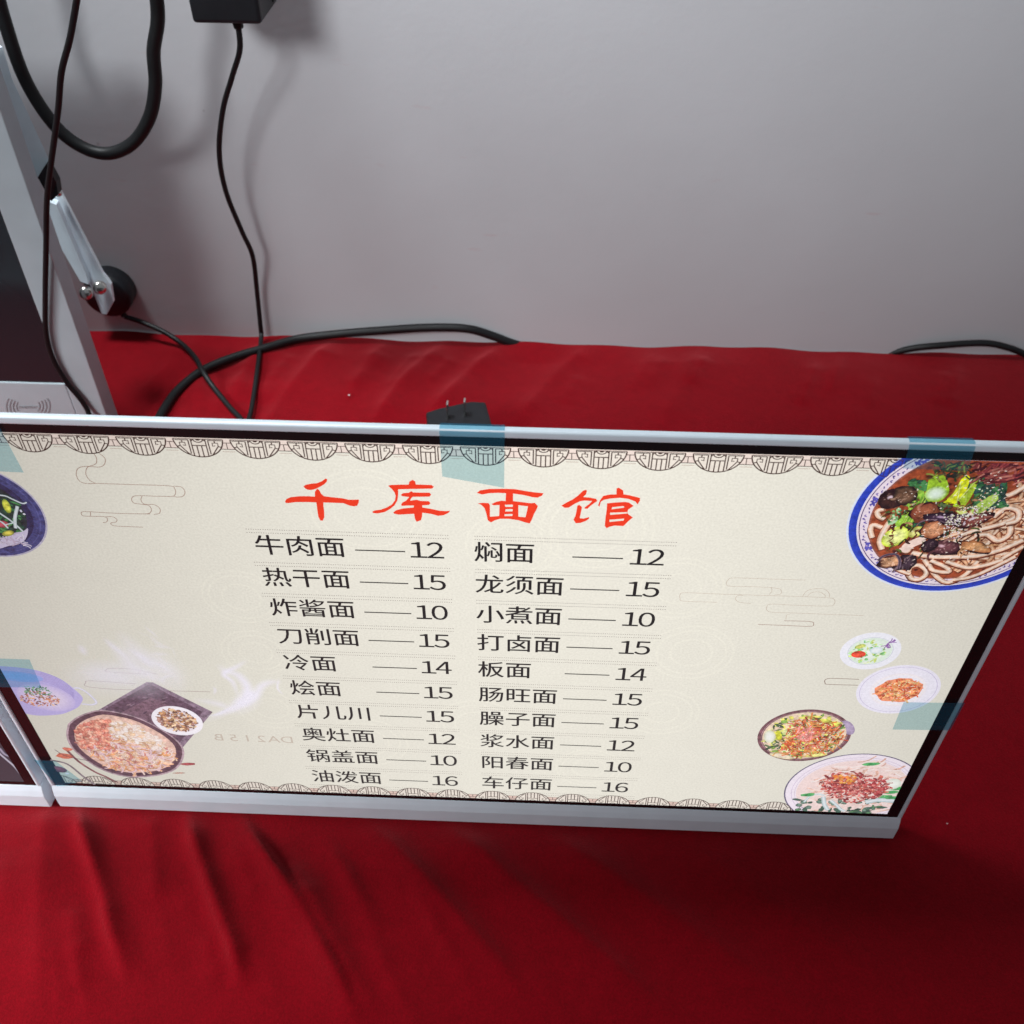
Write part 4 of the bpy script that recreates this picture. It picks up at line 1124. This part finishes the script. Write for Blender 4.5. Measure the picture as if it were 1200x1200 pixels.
tape('tape_strip', [(a0, b0), ((e, -.0016, a1[2]), (e, -.0016, b1[2])), ((e, .0086, a1[2]), (e, .0086, b1[2]))])
a0, b0 = F(36, 770), F(50, 803)
tape('tape_strip', [(a0, b0), ((-e, -.0016, a0[2]), (-e, -.0016, b0[2] - .001)), ((-e, .0086, a0[2]), (-e, .0086, b0[2] - .001))])
a0, b0 = F(66, 889), F(98, 913)
tape('tape_strip', [(a0, b0), ((-e, -.0016, a0[2]), F(68, 919)), ((-e, .002, a0[2]), (-e, .002, b0[2] - .003))])

# ------------------------------------------------------------------ big display behind, upper left
DY = .342
dx1 = -.3265
dz0 = TZ
dev = empty('display', (dx1 - .31, DY, dz0), 'silver display with wide bezel and black glass behind the lit monitor', 'display')
off = Vector((dx1 - .31, DY, dz0))
def dbox(name, x0, x1, y0, y1, z0, z1, mat, bev=.0008, parent=None):
    b = box_bm(x0 - off.x, x1 - off.x, y0 - off.y, y1 - off.y, z0 - off.z, z1 - off.z, bev, 2)
    return link(name, bm_mesh(name, b), mat, parent or dev)
gx0, gx1, gz0, gz1 = -.915, on_y(76, 450, DY).x, on_y(40, 449, DY).z, .262
dbox('bezel_side', gx1, dx1, DY, DY + .0185, dz0, .292, M_silver2)
dbox('bezel_side', -.945, gx0, DY, DY + .0185, dz0, .292, M_silver2)
dbox('bezel_bottom', gx0, gx1, DY, DY + .0185, dz0, gz0, M_silver2)
dbox('bezel_top', gx0, gx1, DY, DY + .0185, gz1, .292, M_silver2)
dbox('glass', gx0, gx1, DY + .0012, DY + .006, gz0, gz1, M_glass, 0)
dbox('back_cover', -.90, dx1 - .0500, DY + .0186, DY + .030, dz0 + .02, .28, M_silver2)
# sound-wave mark printed on the lower bezel
M_mark = simple('grey_print', (0.27, 0.27, 0.29), 0.6)
b = bmesh.new()
def arc_mark(cx, cy, r0, r1, t0, t1):
    n = 10; prev = None
    for k in range(n + 1):
        t_ = math.radians(t0 + (t1 - t0) * k / n)
        vv = []
        for r in (r0, r1):
            p = on_y(cx + r * math.cos(t_) * 1.0, cy - r * math.sin(t_) * .75, DY) - off
            vv.append(b.verts.new((p.x, -.0004, p.z)))
        if prev: b.faces.new((prev[0], prev[1], vv[1], vv[0]))
        prev = vv
for r in (13, 17, 21, 25):
    arc_mark(33, 476, r, r + 1.1, 150, 212); arc_mark(33, 476, r, r + 1.1, -32, 30)
for k in range(6):
    arc_mark(24 + k * 3.6, 477, 1.0, 1.9, 0, 300)
link('sound_mark', bm_mesh('sound_mark', b), M_mark, dev)
# rear leg with hinge
lb = bmesh.new()
def q(px, py, Y): return tuple(on_y(px, py, Y) - off)
prism([q(-22, 62, .392), q(3, 55, .392), q(14, 92, .392), q(58, 188, .392), q(46, 210, .392), q(0, 118, .392)], (-.004, .004, 0), 0, lb)
link('leg_upper', bm_mesh('leg_upper', lb), M_silver, dev)
lb = bmesh.new()
prism([q(60, 222, .412), q(70, 224, .412), q(92, 266, .404), q(120, 320, .394), q(130, 333, .392), q(133, 354, .388), q(125, 369, .386), q(119, 368, .386), q(106, 336, .391), q(96, 320, .394), q(60, 246, .408)], (.0, .0035, 0), .0004, lb)
link('leg_lower', bm_mesh('leg_lower', lb), M_silver, dev)
lb = bmesh.new()
prism([q(57, 236, .404), q(66, 240, .403), q(101, 322, .388), q(104, 334, .386), q(94, 330, .387), q(58, 268, .399)], (-.001, .010, 0), .0003, lb)
link('leg_flange', bm_mesh('leg_flange', lb), M_silver, dev)
for px, py, Y_, r in ((117, 337, .384, .0054), (101, 343, .386, .0056), (68, 226, .404, .0030)):
    c = on_y(px, py, Y_) - off
    o = lathe('bolt', [(r, -.004), (r, 0), (r * .93, .0014), (r * .6, .0026), (r * .15, .003)], M_steel, dev, 16, Matrix.Rotation(math.radians(60), 4, 'X') @ Matrix.Rotation(math.radians(25), 4, 'Y'))
    o.location = c
hb = bmesh.new()
prism([q(44, 208, .386), q(54, 192, .386), q(66, 214, .390), q(68, 228, .390), q(60, 236, .390)], (0, .008, 0), 0, hb)
link('hinge', bm_mesh('hinge', hb), M_black, dev)

# ------------------------------------------------------------------ plugs and cables
# round plug in a socket low on the wall
c = on_y(123, 351, WY - .022)
rp = empty('wall_plug', (c.x, WY, c.z), 'round black plug low on the wall behind the display leg, thin lead leaving it', 'plug')
MT = Matrix.Rotation(math.radians(90), 4, 'X')
lathe('plug_body', [(.0215, 0.0), (.0215, .0150), (.0205, .0180), (.0185, .0192), (.0080, .0196)], M_black, rp, 32, MT)
st_ = on_y(146, 371, WY - .012) - rp.location
tube('plug_neck', [(.012, -.012, -.006), tuple(st_ * .8), tuple(st_)], .0028, M_rubber, rp, 6)

def cable(name, pts, r, label, cat='cable', mat=None, **k):
    o = tube(name, pts, r, mat or M_rubber, None, **k)
    return tag(o, label, cat)
def Wp(px, py, d): return on_y(px, py, WY - d)
def Tp(px, py, h): return on_z(px, py, TZ + h)
cable('power_hose', [Wp(-40, -120, .05), Wp(-12, -40, .060), Wp(4, 20, .060), Wp(28, 90, .060), Wp(60, 142, .060), Wp(92, 170, .060), Wp(125, 180, .060), Wp(155, 168, .060),
                     Wp(175, 138, .060), Wp(182, 100, .060), Wp(180, 60, .060), Wp(185, 20, .060), Wp(180, -30, .060), Wp(170, -120, .05)], .0049,
      'thick black cable hanging in a U-shaped loop against the wall', 'cable')
ad_y = .072
# power adapter at the top
A0 = on_y(226, 28, WY - ad_y); A1 = on_y(307, 31, WY - ad_y)
ad = empty('power_adapter', (0.5 * (A0.x + A1.x), WY - .048, A0.z), 'black power adapter at the top edge of the photo, a lead hanging from it', 'power adapter')
hw = (A1.x - A0.x) / 2
bm = bmesh.new()
bmesh.ops.create_cube(bm, size=1)
for v in bm.verts:
    fx = 1.0 if v.co.y < 0 else 1.06
    v.co = Vector((v.co.x * 2 * hw * fx * (1.0 if v.co.z < 0 else 1.03), v.co.y * .048, (v.co.z + .5) * .088))
bmesh.ops.bevel(bm, geom=bm.edges[:], offset=.0028, segments=3, profile=.5, affect='EDGES')
link('adapter_case', bm_mesh('adapter_case', bm), M_black, ad)
link('case_seam', bm_mesh('case_seam', box_bm(-hw * 1.075, hw * 1.075, .010, .0112, .004, .088, 0)), M_rubber, ad)
nk = on_y(279, 30, WY - .052)
lx = nk.x - ad.location.x
tube('strain_relief', [(lx, -.004, .002), (lx, -.004, -.004), (lx + .0003, -.004, -.009)], lambda s: .0046 - .0012 * s, M_rubber, ad, 4)
cable('adapter_lead', [Vector((nk.x + .0003, WY - .052, ad.location.z - .006)), Wp(281, 58, .051), Wp(272, 90, .046), Wp(261, 130, .040), Wp(257, 180, .034), Wp(265, 225, .028), Wp(283, 270, .022), Wp(296, 300, .018),
                       Wp(301, 340, .010), Wp(305, 380, .010), Wp(306, 396, .014), Tp(302, 430, .006), Tp(297, 465, .004), Tp(292, 490, .003), Tp(280, 520, .003), Tp(250, 560, .003)], .0021,
      'thin black lead hanging down the wall from the power adapter and onto the cloth', 'cable')
cable('plug_lead', [Wp(146, 371, .012), Wp(165, 377, .012), Wp(190, 388, .018), Tp(212, 402, .008), Tp(228, 418, .010), Tp(238, 436, .013), Tp(252, 456, .006), Tp(270, 478, .003), Tp(285, 495, .003), Tp(300, 530, .003), Tp(330, 560, .003)], .0023,
      'thin black lead from the round wall plug, crossing over the thicker cable on the cloth', 'cable')
cable('floor_cable', [Tp(150, 545, .004), Tp(178, 505, .004), Tp(192, 480, .004), Tp(208, 458, .004), Tp(236, 435, .005), Tp(270, 420, .0055), Tp(310, 408, .0055), Wp(350, 397, .012), Wp(400, 391, .008), Wp(450, 387, .006),
                      Wp(500, 384, .006), Wp(545, 385, .006), Wp(575, 393, .004), Wp(600, 402, .002), Wp(640, 412, -.004)], .0039,
      'thick black cable lying on the cloth and running along the foot of the wall', 'cable')
cable('corner_cable', [Wp(1030, 418, -.004), Wp(1065, 409, .002), Wp(1100, 405, .006), Wp(1150, 402, .006), Wp(1180, 407, .008), Tp(1210, 419, .004), Tp(1260, 440, .004), Tp(1320, 460, .004)], .0030,
      'short stretch of black cable at the foot of the wall near the right edge', 'cable')
cable('hanging_cord', [on_y(110, -120, .30), on_y(98, -50, .30), on_y(90, 0, .31), on_y(82, 45, .315), on_y(72, 85, .32), on_y(68, 130, .325), on_y(60, 190, .330), on_y(55, 235, .334), on_y(54, 290, .337), on_y(53, 350, .338), on_y(54, 390, .3385),
                       on_y(62, 420, .3388), on_y(78, 448, .339), on_y(92, 465, .339), on_y(103, 482, .338), on_y(112, 510, .330)], .0020,
      'thin black cord hanging in front of the silver display bezel', 'cable')

# charger lying on the cloth behind the monitor, prongs up
ch = empty('wall_charger', (0, 0, 0), 'small black charger lying on the cloth behind the monitor with two metal prongs pointing up', 'charger')
h = .022
zt_ = TZ + h + .002
ca = on_z(499, 483, zt_); cb = on_z(515, 478, zt_); cc_ = on_z(552, 470, zt_); cd = on_z(569, 471, zt_); ce = on_z(583, 520, zt_); cf = on_z(505, 532, zt_)
bm = bmesh.new()
prism([ca, cb, cc_, cd, ce, cf], (0, 0, -h), .0015, bm)
link('charger_case', bm_mesh('charger_case', bm), M_black, ch)
for px, py in ((525, 489), (545, 486)):
    p = on_z(px, py, zt_)
    link('prong', bm_mesh('prong', box_bm(p.x - .0008, p.x + .0008, p.y - .003, p.y + .003, zt_ - .001, zt_ + .0155, .0004, 1)), M_brass, ch)

ch_base = Vector(on_z(540, 500, TZ))
ch.location = ch_base
for c_ in [o for o in COL.objects if o.parent == ch]:
    c_.location = c_.location - ch_base

# lint on the cloth
R_ = random.Random(2)
for (px, py, rr), lb_ in (((409, 463, .0011), 'tiny white lint speck on the cloth behind the monitor'), ((308, 1011, .0006), 'tiny pale lint speck on the front cloth beside a long crease'), ((1110, 965, .0005), 'tiny pale lint speck on the dark cloth right of the monitor')):
    p = on_z(px, py, TZ + .003)
    bm = bmesh.new(); bmesh.ops.create_icosphere(bm, subdivisions=2, radius=rr)
    for v in bm.verts: v.co *= R_.uniform(.6, 1.25)
    for v in bm.verts: v.co.z *= .6
    o = link('lint_speck', bm_mesh('lint_speck', bm), M_lint); o.location = p
    tag(o, lb_, 'lint', 'lint specks on the red cloth')
